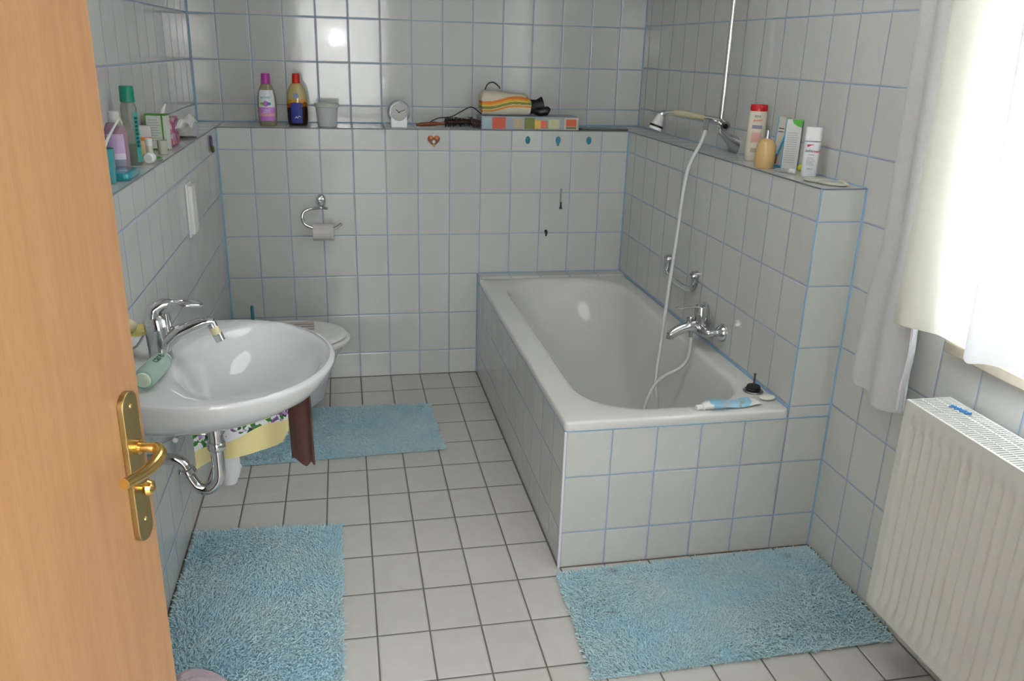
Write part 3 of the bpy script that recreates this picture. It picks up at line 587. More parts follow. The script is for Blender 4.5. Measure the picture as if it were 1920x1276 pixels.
# flush plate
fp = thing('flush_plate', 'white flush plate on the left tiled wall above the toilet', 'flush plate', (-1.2, -.70, 1.0))
part(MB().loft([[(x, y, z) for y, z in ((-.872, .915), (-.770, .915), (-.775, 1.108), (-.868, 1.108))] for x in (-1.2, -1.192)]), 'plate', WPL, fp, smooth=0, bevel=.003)
part(MB().loft([[(x, y, z) for y, z in ((-.866, .925), (-.778, .925), (-.782, 1.10), (-.862, 1.10))] for x in (-1.193, -1.178)]), 'button', WPL, fp, smooth=0, bevel=.004)

# toilet roll holder
th = thing('toilet_roll_holder', 'curved chrome toilet roll holder on the back wall', 'toilet roll holder', (-.754, 0, .88))
part(MB().loft([[(-.754+.0215*math.cos(a)*k, -t, .905+max(-.034, .026*math.sin(a) if math.sin(a) > 0 else .045*math.sin(a))*k) for a in [2*PI*i/28 for i in range(28)]] for t, k in ((0, 1), (.012, 1), (.02, .9), (.026, .6))]), 'wall_plate', CH, th)
part(MB().tube([(-.728, -.045, .868), (-.754, -.03, .868), (-.80, -.05, .868), (-.832, -.055, .856), (-.842, -.06, .830), (-.832, -.062, .800), (-.80, -.065, .783), (-.75, -.067, .775), (-.70, -.067, .778), (-.675, -.067, .792), (-.664, -.067, .802)], .0068, 12, smooth=6), 'hook', CH, th)
tr2 = thing('toilet_roll', 'small toilet paper roll on the curved chrome holder', 'toilet roll', (-.747, -.067, .77))
mb = MB(); rr = [(.038, -.047), (.0385, -.045), (.0385, .045), (.038, .047), (.020, .047), (.0185, .045), (.0185, -.045), (.020, -.047), (.038, -.047)]
mb.lathe(rr, (-.749, -.067, .765-.003), mat=Matrix.Rotation(PI/2, 4, 'Y').to_3x3(), n=36, cap=False)
part(mb, 'paper', pm('tissue_paper', '#cfcbc6', .95, bump=.3, bscale=300), tr2, smooth=60)

# ------------------------------------------------------------ wall stickers and hooks
def heart(cx, cz, s):
    P = []
    for i in range(40):
        t = 2*PI*i/40; P.append((cx+s*16*math.sin(t)**3, cz+s*(13*math.cos(t)-5*math.cos(2*t)-2*math.cos(3*t)-math.cos(4*t))))
    return P
hk = thing('heart_magnet', 'small wooden heart with flowers stuck on the back wall', 'wall decoration', (-.225, 0, 1.178))
part(MB().prism(heart(-.225, 1.178, .00185), 'y', -.007, 0), 'heart', pm('dark_red_wood', '#7a4436', .5), hk)
for dx, dz, r, c in ((-.013, .012, .0105, '#d07a40'), (.013, .012, .0105, '#d07a40'), (0, -.006, .0095, '#d8d8d0'), (0, -.019, .007, '#a5a53a')):
    part(MB().tube([(-.225+dx, -.006, 1.178+dz), (-.225+dx, -.011, 1.178+dz)], [r, r*.6], 14), 'flower', pm('flower_'+c[1:], c, .5), hk)
teal = pm('teal_sticker', '#2f8095', .35)
for nm, x, lab in (('a', .228, 'teal oval hook stuck on the back wall, left of three'), ('b', .378, 'teal hook with a notch stuck on the back wall, middle of three'), ('c', .533, 'teal oval hook stuck on the back wall nearest the right corner')):
    h = thing('adhesive_hook', lab, 'hook', (x, 0, 1.182), 'teal hooks below the back ledge')
    part(MB().lathe([(.012, 0), (.012, .003), (.010, .005)], (x, 0, 1.183), 1, 1.55, mat=Matrix.Rotation(PI/2, 4, 'X').to_3x3()), 'pad', teal, h)
    if nm == 'b': part(MB().tube([(x-.004, -.006, 1.172), (x+.002, -.010, 1.163), (x-.007, -.008, 1.160)], .003, 8, smooth=3), 'hook_tip', teal, h)
    else: part(MB().tube([(x, -.004, 1.180), (x, -.009, 1.174)], [.004, .003], 10), 'hook_tip', teal, h)
hh = thing('wall_hook', 'slim translucent wall hook with dark blue tip on the back wall above the tub', 'hook', (.405, 0, .90))
part(MB().bx(.4005, .4095, -.005, 0, .878, .950), 'strip', pm('clear_grey_plastic', '#9a9c98', .25), hh, smooth=0, bevel=.001)
part(MB().tube([(.405, -.008, .884), (.405, -.008, .878), (.405, -.010, .868), (.405, -.010, .852)], [.006, .0045, .0045, .008], 14), 'tip', pm('navy_plastic', '#16303f', .4), hh)
o = MB().tube([(.336, 0, .738), (.336, -.006, .738), (.336, -.012, .730), (.336, -.008, .715)], [.008, .0085, .006, .003], 12, smooth=4).build('adhesive_hook', DARK); tag(o, 'tiny black knob stuck on the back wall below the slim hook', 'hook')
hy = thing('flower_magnet', 'small purple hyacinth figure stuck on the left wall near the back corner', 'wall decoration', (-1.2, -.175, 1.17))
part(MB().ball((-1.195, -.19, 1.188), .016, (.4, .75, 1.5)), 'blossom', pm('purple_flower', '#5f5a80', .6, bump=.5), hy)
part(MB().tube([(-1.195, -.185, 1.168), (-1.194, -.178, 1.150), (-1.194, -.165, 1.143), (-1.194, -.148, 1.160)], [.006, .007, .007, .003], 10, smooth=4), 'stem', pm('olive_leaf', '#5d5f22', .6), hy)

# ------------------------------------------------------------ back ledge things
Z = ZT
def bottle(name, label, loc, prof, sx, sy, mat, cap_prof, capmat, rz=0, group=None, cat='bottle'):
    t = thing(name, label, cat, (loc[0], loc[1], Z), group)
    M3 = Matrix.Rotation(rz, 3, 'Z')
    part(MB().lathe([(1e-4, prof[0][1])]+prof, (loc[0], loc[1], Z+.0005), sx, sy, mat=M3), 'bottle_body', mat, t, smooth=50)
    if cap_prof: part(MB().lathe(cap_prof, (loc[0], loc[1], Z+.0005), 1, 1, mat=M3), 'cap', capmat, t, smooth=40)
    return t
def label_patch(t, loc, prof, sx, sy, mat, a0, a1, rz=0, name='front_label', off=.0006):
    M3 = Matrix.Rotation(rz, 3, 'Z')
    mb = MB(); n = 14
    rings = [[tuple(Vector((loc[0], loc[1], Z+.0005)) + M3 @ Vector(((r*sx+off)*math.cos(a0+(a1-a0)*i/n), (r*sy+off)*math.sin(a0+(a1-a0)*i/n), z))) for i in range(n+1)] for r, z in prof]
    mb.loft(rings, closed=False, cap0=False, cap1=False); return part(mb, name, mat, t, smooth=60)
# detergent bottle, magenta cap
P1 = [(.036, 0), (.039, .006), (.0415, .04), (.0425, .09), (.0405, .125), (.034, .155), (.024, .178), (.0195, .187)]
b1 = bottle('detergent_bottle', 'clear cleaner bottle with magenta cap and white and pink label on the back ledge', (-.978, .10), P1, 1, .62, pm('clear_yellowish_plastic', '#b7b08c', .15, trans=.5, ior=1.35), [(.0215, .184), (.0215, .19), (.0195, .226), (.0185, .229), (1e-4, .229)], pm('magenta_cap', '#b03fa0', .3))
lab1 = [(.0415, .022), (.0425, .055), (.0427, .09), (.0408, .125), (.0362, .150), (.034, .157)]
label_patch(b1, (-.978, .10), lab1, 1, .62, stripe_mat('cleaner_label', 'Z', [(0, '#c070c8'), (.13, '#cf9aa8'), (.22, '#c37fd0'), (.40, '#dfe3e6')], scale=6.7, off=-.15, rough=.35), -PI/2-.95, -PI/2+.95)
ink = lambda n, c: pm('ink_'+n, c, .5)
for dx, r, c in ((-.017, .007, '#7fb03a'), (0, .0125, '#b06ac0'), (.016, .007, '#45a8cc')):
    part(MB().tube([(-.982+dx, .10-.0268, Z+.098), (-.982+dx, .10-.0285, Z+.098)], r, 14), 'label_dot', ink(c[1:], c), b1)
text_part('ecover', .0155, ink('cyan', '#3aa0b8'), b1, facing((-.981, .0735, Z+.1265), (0, -1, 0)))
mb = MB(facing((-.979, .0728, Z+.066), (0, -1, 0)))
for k in range(2): mb.bx(-.016+.003*k, .018-.002*k, -.006+k*.008, -.0035+k*.008, -.001, .0008)
part(mb, 'label_print', ink('white', '#f0eef2'), b1, smooth=0)
# iodine coloured bottle, red cap
P2 = [(.038, 0), (.043, .006), (.046, .03), (.047, .07), (.0445, .11), (.0415, .15), (.036, .165), (.023, .186), (.0185, .190)]
M2 = stripe_mat('amber_liquid', 'Z', [(0, '#2c1512'), (.50, '#8a4a16'), (.60, '#c28a35'), (.66, '#b5a672')], scale=5.2, off=0, noise=.12, rough=.15)
b2 = bottle('cleaner_bottle', 'amber cleaner bottle half full of dark liquid with red cap on the back ledge', (-.845, .12), P2, 1, .6, M2, [(.019, .188), (.0185, .192), (.0165, .228), (.015, .231), (1e-4, .231)], pm('red_cap', '#c41c14', .3))
label_patch(b2, (-.845, .12), [(.044, .012), (.0465, .03), (.0472, .07), (.0455, .095), (.045, .103)], 1, .6, ink('blue_label', '#26308a'), -PI/2-.62, -PI/2+.5)
part(MB().tube([(-.848, .12-.0268, Z+.135), (-.848, .12-.029, Z+.135)], .0125, 16), 'round_emblem', ink('grey_blue', '#7f8fb8'), b2)
part(MB().tube([(-.856, .0905, Z+.034), (-.850, .0900, Z+.042), (-.845, .0900, Z+.036), (-.838, .0900, Z+.044), (-.831, .0902, Z+.040)], .0013, 6, smooth=4), 'label_script', ink('white', '#f0eef2'), b2)
# white plastic tub
wtb = thing('plastic_pot', 'white plastic pot with lid next to the red-capped bottle on the back ledge', 'pot', (-.712, .085, Z))
part(MB().lathe([(1e-4, 0), (.041, 0), (.043, .003), (.0505, .088)], (-.712, .085, Z+.0005), n=36), 'pot', pm('milky_plastic', '#c3c6c6', .35), wtb)
part(MB().lathe([(.054, .086), (.0565, .088), (.0565, .101), (.054, .104), (.050, .1045), (1e-4, .1025)], (-.712, .085, Z+.0005), n=36), 'lid', pm('milky_lid', '#bcc3b8', .35), wtb)
# clock
ck = thing('desk_clock', 'small round clock in a white and grey stand on the back ledge', 'clock', (-.382, .06, Z))
part(MB().bx(-.420, -.344, .0440, .078, Z, Z+.060), 'stand', pm('clock_stand', '#f2f6fa', .2, coat=.5), ck, smooth=0, bevel=.004)
RYm = Matrix.Rotation(PI/2, 3, 'X')
part(MB().lathe([(.046, -.014), (.0525, -.012), (.0535, 0), (.0525, .012), (.048, .0145), (.0385, .0145), (.0385, .020), (.0365, .020), (.036, .017), (1e-4, .017)], (-.382, .06, Z+.071), mat=RYm, n=44), 'case', pm('clock_case_grey', '#8f9498', .3, metal=.3), ck)
fc = part(MB().lathe([(.0362, .0172), (.0362, .0182), (1e-4, .0182)], (-.382, .06, Z+.071), mat=RYm, n=40), 'face', pm('clock_face', '#b0b0aa', .35), ck)
mb = MB()
for i in range(12):
    a = i*PI/6; mb.box((-.382+.031*math.sin(a), .0415, Z+.071+.031*math.cos(a)), (.0018, .0008, .0018))
part(mb, 'hour_marks', DARK, ck, smooth=0)
part(MB().tube([(-.382, .0402, Z+.071), (-.354, .0402, Z+.083)], .0012, 6), 'minute_hand', DARK, ck)
part(MB().tube([(-.382, .0408, Z+.071), (-.396, .0408, Z+.084)], .0014, 6), 'hour_hand', DARK, ck)
part(MB().tube([(-.382, .042, Z+.071), (-.382, .0392, Z+.071)], .0035, 10), 'hand_hub', DARK, ck)
# round brush / curling iron
br = thing('hair_brush', 'dark round hair brush with wooden handle lying on the back ledge', 'brush', (-.2, .07, Z))
part(MB().tube([(-.302, .06, Z+.013), (-.28, .06, Z+.0155), (-.22, .063, Z+.019), (-.19, .065, Z+.020), (-.165, .067, Z+.021)], [.004, .009, .011, .007, .008], 14, smooth=5), 'handle', pm('reddish_wood', '#7a3a1f', .35), br)
core = part(MB().tube([(-.167, .067, Z+.026), (-.03, .075, Z+.030)], .010, 14), 'core', pm('brush_core', '#3a1e14', .5), br)
mb = MB(); rnd = random.Random(2)
for i in range(34):
    for k in range(11):
        a = 2*PI*k/11+i*.3; x = -.162+.13*i/33; p = Vector((x, .067+.008*i/33, Z+.027+.003*i/33)); d = Vector((rnd.uniform(-.15,.15), math.cos(a), math.sin(a)))
        mb.tube([tuple(p+d*.009), tuple(p+d*.0235)], .0009, 4)
part(mb, 'bristles', BLACK, br)
part(MB().tube([(-.10, .058, Z+.052), (-.05, .06, Z+.046)], [.002, .002], 6), 'clip', pm('dull_steel', (.35,.35,.36), .35, 1), br)
cable = MB().tube([(-.232, .10, Z+.025), (-.19, .10, Z+.043), (-.13, .10, Z+.050), (-.09, .10, Z+.07), (-.045, .10, Z+.094), (-.02, .10, Z+.092), (.015, .095, Z+.066), (.03, .09, Z+.062), (.06, .10, Z+.064)], .0027, 8, smooth=8)
o = cable.build('power_cable', BLACK); tag(o, 'thin black cable arching from the brush to the cloth bag', 'cable')
cl = thing('hair_clip', 'brown and black claw clip wedged between brush and flat carton', 'hair clip', (-.02, .03, Z))
mb = MB()
for k in range(6):
    x = -.045+.011*k; mb.tube([(x, .028, Z+.045-.002*k), (x+.010, .022, Z+.026), (x+.018, .030, Z+.006)], [.003, .0035, .002], 8, smooth=4)
    mb.tube([(x, .052, Z+.045-.002*k), (x+.006, .058, Z+.026), (x+.016, .050, Z+.006)], [.003, .0035, .002], 8, smooth=4)
part(mb, 'teeth', pm('brown_acetate', '#3c2018', .3), cl)
part(MB().tube([(-.05, .04, Z+.046), (.005, .04, Z+.034)], .006, 10), 'hinge', pm('brown_acetate', '#3c2018', .3), cl)
# flat carton
fcn = thing('flat_carton', 'long flat grey carton with orange panels lying on the back ledge', 'box', (.24, .09, Z))
part(MB().bx(.004, .482, .012, .17, Z+.0008, Z+.061), 'carton', pm('grey_carton', '#a0a9b3', .5), fcn, smooth=0, bevel=.001)
for x0, x1, c, z0, z1 in ((.012, .050, '#9fb6bc', .004, .054), (.056, .120, '#c75a3c', .004, .056), (.160, .205, '#b8a88c', .006, .052), (.212, .262, '#77803c', .004, .056), (.262, .292, '#e0b85a', .005, .045), (.292, .322, '#dd6a4a', .008, .042), (.330, .385, '#c9c9a0', .006, .05), (.408, .478, '#c9c2b0', .001, .059), (.418, .468, '#d0603c', .018, .050), (.418, .468, '#5c6a40', .006, .015)):
    part(MB().bx(x0, x1, .0112 if c not in ('#d0603c', '#5c6a40') else .0106, .012, Z+z0+.001, Z+z1+.001), 'print_panel', pm('print_'+c[1:], c, .45, var=.12, vscale=60), fcn, smooth=0)
# cloth bag / hair dryer wrap
bg = thing('fabric_pouch', 'cream fabric pouch with orange and green wavy pattern on the flat carton', 'pouch', (.12, .10, Z+.062))
def bagm():
    m = bpy.data.materials.new('pouch_print'); m.use_nodes = True; N = m.node_tree.nodes; L = m.node_tree.links; b = N['Principled BSDF']
    tc = N.new('ShaderNodeTexCoord'); sp = N.new('ShaderNodeSeparateXYZ'); L.new(tc.outputs['Object'], sp.inputs[0])
    s = N.new('ShaderNodeMath'); s.operation = 'SINE'; a = N.new('ShaderNodeMath'); a.operation = 'MULTIPLY_ADD'; L.new(sp.outputs[0], a.inputs[0]); a.inputs[1].default_value = 30; a.inputs[2].default_value = .4; L.new(a.outputs[0], s.inputs[0])
    c = N.new('ShaderNodeMath'); c.operation = 'MULTIPLY_ADD'; L.new(s.outputs[0], c.inputs[0]); c.inputs[1].default_value = -.006; L.new(sp.outputs[2], c.inputs[2])
    d = N.new('ShaderNodeMath'); d.operation = 'MULTIPLY_ADD'; L.new(sp.outputs[0], d.inputs[0]); d.inputs[1].default_value = -.10; L.new(c.outputs[0], d.inputs[2])
    nz = N.new('ShaderNodeTexNoise'); nz.inputs['Scale'].default_value = 60; L.new(tc.outputs['Object'], nz.inputs['Vector'])
    e = N.new('ShaderNodeMath'); e.operation = 'MULTIPLY_ADD'; L.new(nz.outputs['Fac'], e.inputs[0]); e.inputs[1].default_value = .007; L.new(d.outputs[0], e.inputs[2])
    mr = N.new('ShaderNodeMapRange'); mr.inputs['From Min'].default_value = 0; mr.inputs['From Max'].default_value = .11; L.new(e.outputs[0], mr.inputs['Value'])
    cr = N.new('ShaderNodeValToRGB'); E_ = cr.color_ramp.elements; cr.color_ramp.interpolation = 'CONSTANT'
    E_[0].color = (*lin('#d5cfbc'), 1); E_[1].position = .30; E_[1].color = (*lin('#d98c3a'), 1)
    for p, h in ((.38, '#d8c9a0'), (.42, '#7d8440'), (.52, '#d6c672'), (.57, '#e0a035'), (.64, '#d3762c'), (.74, '#d2cbb4')): q = E_.new(p); q.color = (*lin(h), 1)
    L.new(mr.outputs[0], cr.inputs[0]); L.new(cr.outputs[0], b.inputs['Base Color']); b.inputs['Roughness'].default_value = .8
    return m
rings = []
for i in range(17):
    t = i/16; x = .012+.238*t; hz_ = .060-.004*t+.002*math.sin(t*7) - (.020*max(0, t-.85)/.15); hy_ = .050
    if i == 0: hz_ *= .86
    zc = Z+.062+hz_*.93-.004*(1-t)
    rings.append([(x+.010*(math.sin(a))*(t-.5), .10+hy_*math.copysign(abs(math.cos(a))**.7, math.cos(a)), max(Z+.063, zc+hz_*.95*math.copysign(abs(math.sin(a))**.75, math.sin(a)))) for a in [2*PI*k/32 for k in range(32)]])
part(MB().loft(rings), 'pouch_body', bagm(), bg, smooth=60)
part(MB().tube([(.030, .09, Z+.178), (.045, .09, Z+.205), (.07, .09, Z+.212), (.095, .09, Z+.196), (.104, .09, Z+.184)], .0032, 10, smooth=5), 'carry_loop', BLACK, bg)
hd = thing('hair_dryer', 'black hair dryer nozzle sticking out right of the fabric pouch', 'hair dryer', (.28, .10, Z+.062))
part(MB().tube([(.250, .10, Z+.100), (.262, .10, Z+.102), (.29, .10, Z+.106), (.318, .10, Z+.112)], [.034, .034, .030, .040], 20), 'nozzle', pm('black_rubbery', '#121214', .55), hd)
part(MB().tube([(.275, .085, Z+.085), (.30, .075, Z+.080), (.335, .07, Z+.086), (.345, .07, Z+.084)], [.016, .020, .022, .012], 16, smooth=3), 'plug', BLACK, hd)
o = MB().bx(.50, .752-.02, .004, .13, Z+.0008, Z+.0075).build('tray', pm('dark_tray', '#50565c', .3, metal=.4), smooth=0, bevel=.002); tag(o, 'thin dark flat tray at the right end of the back ledge', 'tray')

# ------------------------------------------------------------ right ledge things
vd = Vector((-.64-.82, -3.98+1.15, 0)).normalized()      # towards the room's door
ang = math.atan2(vd.y, vd.x)
P3 = [(.027, 0), (.030, .004), (.031, .03), (.031, .13), (.0295, .165), (.028, .176)]
sh = bottle('shampoo_bottle', 'white shampoo bottle with red cap and pink print on the right ledge', (.835, -1.115), P3, 1.05, .62, pm('ivory_plastic', '#d6d0bd', .3), None, None, rz=ang+PI/2)
part(MB().lathe([(.028, .176), (.0285, .178), (.0285, .197), (.026, .199), (1e-4, .199)], (.835, -1.115, Z+.0005), 1.05, .66, mat=Matrix.Rotation(ang+PI/2, 3, 'Z')), 'cap', pm('red_flip_cap', '#c01a20', .3), sh)
s1 = Vector((.835, -1.115, Z))+vd*.0200
for z, w_, h_, c in ((.122, .034, .012, '#8a8aa0'), (.085, .032, .034, '#d9a59a'), (.040, .030, .014, '#a8a496')):
    m_ = facing(s1+Vector((0, 0, z)), vd); mb = MB(m_); mb.bx(-w_/2, w_/2, -h_/2, h_/2, -.002, .0004); part(mb, 'print_block', ink('b'+c[1:], c), sh, smooth=0)
mb = MB(facing(s1+Vector((0, 0, .160)), vd))
for k in range(3): mb.bx(-.011+k*.0078, -.0055+k*.0078, -.004, .003, -.001, .0004)
part(mb, 'grey_print', ink('grey', '#8a8a8c'), sh, smooth=0)
mb = MB(facing(s1+Vector((0, 0, .144)), vd)); mb.prism([(-.016, -.003), (.015, -.001), (.017, .004), (-.004, .002), (-.013, .004)], 'z', -.001, .0004); part(mb, 'pink_print', ink('red', '#d08078'), sh, smooth=0)
P4 = [(.031, 0), (.0335, .005), (.0345, .03), (.0345, .055), (.031, .078), (.022, .092), (.010, .098)]
so = bottle('soap_dispenser', 'beige dome-shaped soap dispenser with chrome pump on the right ledge', (.783, -1.30), P4, 1, 1, pm('beige_soap', '#c9a872', .25, subs=.1), [(.009, .096), (.009, .104), (.0065, .105), (.0065, .125), (.004, .127), (1e-4, .127)], CH)
# toothbrush pack + carton
ct = thing('toothpaste_carton', 'white and green carton with blue edge leaning on the right wall behind the lotion', 'box', (.855, -1.335, Z))
CM = XF((.856, -1.335, Z+.001), ang+PI/2, 0, 0)
part(MB(CM).bx(-.025, .027, -.012, .012, 0, .165), 'carton', pm('carton_white', '#d3d6d4', .4), ct, smooth=0, bevel=.001)
part(MB(CM).prism([(.027, .165), (-.008, .165), (-.002, .152), (.012, .143), (.027, .139)], 'y', -.0128, -.012), 'green_corner', ink('green', '#4fa535'), ct, smooth=0)
mb = MB(CM)
for k in range(14): mb.bx(-.018, .016, -.0126, -.012, .022+k*.0075, .0238+k*.0075)
part(mb, 'small_print', ink('small', '#a4a6a8'), ct, smooth=0)
part(MB(CM).bx(-.0262, -.0235, -.0128, .0128, 0, .166), 'blue_edge', ink('sky', '#3d9fc4'), ct, smooth=0)
tk = thing('toothbrush_pack', 'blister pack of toothbrush with blue handle standing left of the white carton', 'toothbrush pack', (.82, -1.31, Z))
TM = XF((.835, -1.292, Z+.001), ang+PI/2-.25, 0, .06)
part(MB(TM).bx(-.022, .020, -.001, .001, 0, .168), 'backing_card', pm('card_peach', '#c9bdb0', .5), tk, smooth=0)
part(MB(TM).bx(-.022, .020, -.0018, -.001, 0, .008), 'card_foot', ink('sky', '#3d9fc4'), tk, smooth=0)
part(MB(TM).bx(-.022, -.019, -.0018, -.001, 0, .168), 'card_edge', ink('sky', '#3d9fc4'), tk, smooth=0)
part(MB(TM).prism([(.02, .168), (.004, .168), (.009, .150), (.02, .143)], 'y', -.0018, -.001), 'green_corner', ink('green', '#4fa535'), tk, smooth=0)
for z in (.118, .129): part(MB(TM).bx(-.016, .002, -.0018, -.001, z, z+.003), 'print_line', ink('dark', '#33343a'), tk, smooth=0)
part(MB(TM).tube([(-.010, -.006, .012), (-.004, -.006, .04), (.004, -.006, .08), (.012, -.006, .115)], [.003, .004, .0035, .003], 10), 'brush_handle', ink('sky', '#3d9fc4'), tk)
part(MB(TM).bx(-.014, -.003, -.012, -.004, .012, .044), 'bristles', pm('brown_bristle', '#7a5240', .8), tk, smooth=0)
# lotion
lo = thing('lotion_bottle', 'flat white lotion bottle with red and grey logo on the right ledge', 'bottle', (.826, -1.515, Z))
LM = XF((.828, -1.515, Z+.0005), ang+PI/2)
rings = []
for z, w_, d_ in ((0, .0215, .013), (.003, .0235, .0145), (.05, .0245, .0150), (.11, .0255, .0155), (.113, .0258, .0157), (.152, .0262, .0160), (.155, .025, .0145)):
    rings.append([(w_*math.copysign(abs(math.cos(a))**.55, math.cos(a)), d_*math.copysign(abs(math.sin(a))**.7, math.sin(a)), z) for a in [2*PI*k/32 for k in range(32)]])
part(MB(LM).loft(rings[:4]), 'bottle_body', pm('white_gloss', '#dcdddf', .3), lo)
part(MB(LM).loft(rings[4:]), 'cap', MATS['white_gloss'], lo)
l0 = Vector((.828, -1.515, Z))+vd*.0156
side = vd.cross(Vector((0,0,1)))*-1
text_part('seba', .0125, ink('slate', '#5f6b74'), lo, facing(l0+Vector((0,0,.083))-side*-.0, vd) @ Matrix.Translation((-.0085, 0, 0)), bold=.0002)
text_part('med', .0125, ink('crimson', '#c03048'), lo, facing(l0+Vector((0,0,.083)), vd) @ Matrix.Translation((.0145, -.001, 0)), bold=.0002)
part(MB(facing(l0+Vector((0,0,.099)), vd)).prism([(-.016, -.004), (-.016, .004), (.006, .004), (-.006, .0), (-.012, -.004)], 'z', -.001, .0004), 'red_swoosh', ink('crimson', '#c03048'), lo, smooth=0)
text_part('Lotion', .007, ink('slate', '#5f6b74'), lo, facing(l0+Vector((0,0,.071)), vd))
mb = MB(facing(l0, vd))
for k in range(6): mb.bx(-.014+.001*(k % 2), .013-.003*(k % 3), .038+k*.0045, .0395+k*.0045, -.001, .0003)
part(mb, 'small_print', ink('small', '#a4a6a8'), lo, smooth=0)
text_part('200 ml', .006, ink('slate', '#5f6b74'), lo, facing(l0+Vector((0,0,.026)), vd))
o = MB().ball((.868, -1.395, Z+.0165), .0115).build('yellow_ball', pm('lime_yellow', '#c9c81e', .4)); tag(o, 'tiny lime yellow ball beside the flat white lotion bottle', 'ball')
o.location.z -= .0045
st = thing('small_tube', 'small white tube with round cap lying before the cartons on the right ledge', 'tube', (.79, -1.42, Z))
STM = XF((.796, -1.43, Z+.0085), math.radians(-72))
part(MB(STM).tube([(-.055, 0, -.006), (-.04, 0, -.004), (.02, 0, 0)], [.002, .006, .008], 14, up=(0,0,1)), 'tube_body', pm('silver_tube', (.6,.6,.6), .3, .6), st)
part(MB(STM).tube([(.018, 0, 0), (.038, 0, 0), (.041, 0, 0)], [.0085, .0085, .006], 16), 'cap', WPL, st)
rz = thing('clear_pouch', 'clear plastic pack lying at the front end of the right ledge', 'plastic pack', (.81, -1.66, Z))
clear = pm('clear_film', '#d9d9cc', .22, trans=.35, ior=1.25)
for k, (dx, dy, w_, h_) in enumerate(((0, .03, .035, .010), (.012, -.03, .03, .008))):
    part(MB(XF((.80+dx, -1.655+dy, Z+.001), .5)).loft([[(w_*math.cos(a)*q, .05*math.sin(a)*q, zz) for a in [2*PI*i/20 for i in range(20)]] for q, zz in ((.9, 0), (1, .003), (.9, h_), (.5, h_+.002))]), 'film_pocket', clear, rz)
part(MB(XF((.845, -1.69, Z+.001), -.35)).bx(-.008, .008, -.04, .04, .001, .009), 'cream_strip', pm('cream_strip', '#cfcbb0', .4), rz, smooth=0, bevel=.002)

# ------------------------------------------------------------ left ledge things
mw = bottle('mouthwash_bottle', 'tall clear bottle with green cap on the left ledge', (-1.262, -1.272), [(.021, 0), (.023, .004), (.023, .165), (.019, .180), (.016, .186)], 1, .8, pm('clear_grey_liquid', '#b4b8b0', .1, trans=.7, ior=1.33), [(.0205, .184), (.0205, .188), (.0195, .226), (.018, .229), (1e-4, .229)], pm('green_cap', '#0d7f66', .35))
label_patch(mw, (-1.262, -1.272), [(.0231, .01), (.0231, .155)], 1, .8, pm('teal_label', '#3f9a94', .3), -.95, .25)
mb = MB(facing((-1.2415, -1.288, Z+.10), (.92, -.4, 0)))
for k in range(8): mb.bx(-.0045, .0045+.002*(k % 2), -.045+k*.0115, -.038+k*.0115, -.001, .0006)
part(mb, 'label_print', ink('deepgreen', '#0f4f4a'), mw, smooth=0)
pu = bottle('toner_bottle', 'lilac bottle with clear white cap on the left ledge next to the door', (-1.268, -1.43), [(.027, 0), (.030, .005), (.031, .05), (.030, .115), (.022, .135), (.013, .140)], 1, .85, pm('lilac_liquid', '#b896a8', .15, trans=.4), [(.0155, .138), (.0155, .165), (.013, .168), (1e-4, .168)], pm('frosted_cap', '#d2d4d4', .3, trans=.2))
label_patch(pu, (-1.268, -1.43), [(.0305, .02), (.0312, .05), (.0303, .108)], 1, .85, stripe_mat('lilac_label', 'Z', [(0, '#8b8aa2'), (.15, '#d8cfe0'), (.3, '#c3a6cc'), (.9, '#d5cbdc')], scale=9, off=-.2), -PI/2-.7, -PI/2+.9)
tc_ = thing('toothbrush_cup', 'teal cup on the left ledge at the door edge', 'cup', (-1.262, -1.632, Z))
part(MB().lathe([(1e-4, .0), (.030, 0), (.032, .003), (.035, .088), (.0335, .089), (.031, .004), (1e-4, .004)], (-1.262, -1.632, Z+.0005)), 'cup', pm('teal_cup', '#4f9aa0', .25), tc_)
tbr = thing('toothbrush', 'white toothbrush standing in the teal cup at the door', 'toothbrush', (-1.26, -1.54, Z+.01))
part(MB().tube([(-1.272, -1.640, Z+.01), (-1.262, -1.585, Z+.085), (-1.252, -1.515, Z+.128), (-1.246, -1.462, Z+.150)], [.005, .0045, .003, .004], 10, smooth=5), 'handle', pm('mint_white', '#d5ddd6', .3), tbr)
part(MB(XF((-1.246, -1.458, Z+.151), 0, -.6)).bx(-.005, .005, -.012, .014, -.014, -.002), 'bristles', pm('bristle_cream', '#cfcfb6', .8), tbr, smooth=0)
ds = thing('teal_soap_box', 'flat teal plastic box lying on the left ledge below the lilac bottle', 'box', (-1.235, -1.5, Z))
part(MB().loft([rrect(-1.282, -1.206, -1.60, -1.478, .018, Z+.001), rrect(-1.286, -1.202, -1.604, -1.474, .02, Z+.008), rrect(-1.284, -1.204, -1.602, -1.476, .02, Z+.020), rrect(-1.279, -1.209, -1.597, -1.481, .018, Z+.022)]), 'box_body', pm('teal_clear', '#1d8f9e', .12, coat=.5), ds)
ds.location = (-1.235, -1.5, Z)
gt = thing('green_tube', 'upright white and green tube between the clear bottle and orange carton', 'tube', (-1.287, -1.205, Z))
part(MB().lathe([(.0135, .001), (.0138, .03), (.0145, .085), (.0145, .10)], (-1.285, -1.215, Z), 1, .9), 'tube_body', stripe_mat('green_white', 'Z', [(0, '#2f7d2c'), (.55, '#d5d8d2')], scale=9), gt)
oc = thing('orange_carton', 'white carton with orange and cream print behind the green-capped bottle', 'box', (-1.285, -1.12, Z))
OM = XF((-1.275, -1.052, Z+.001), .15)
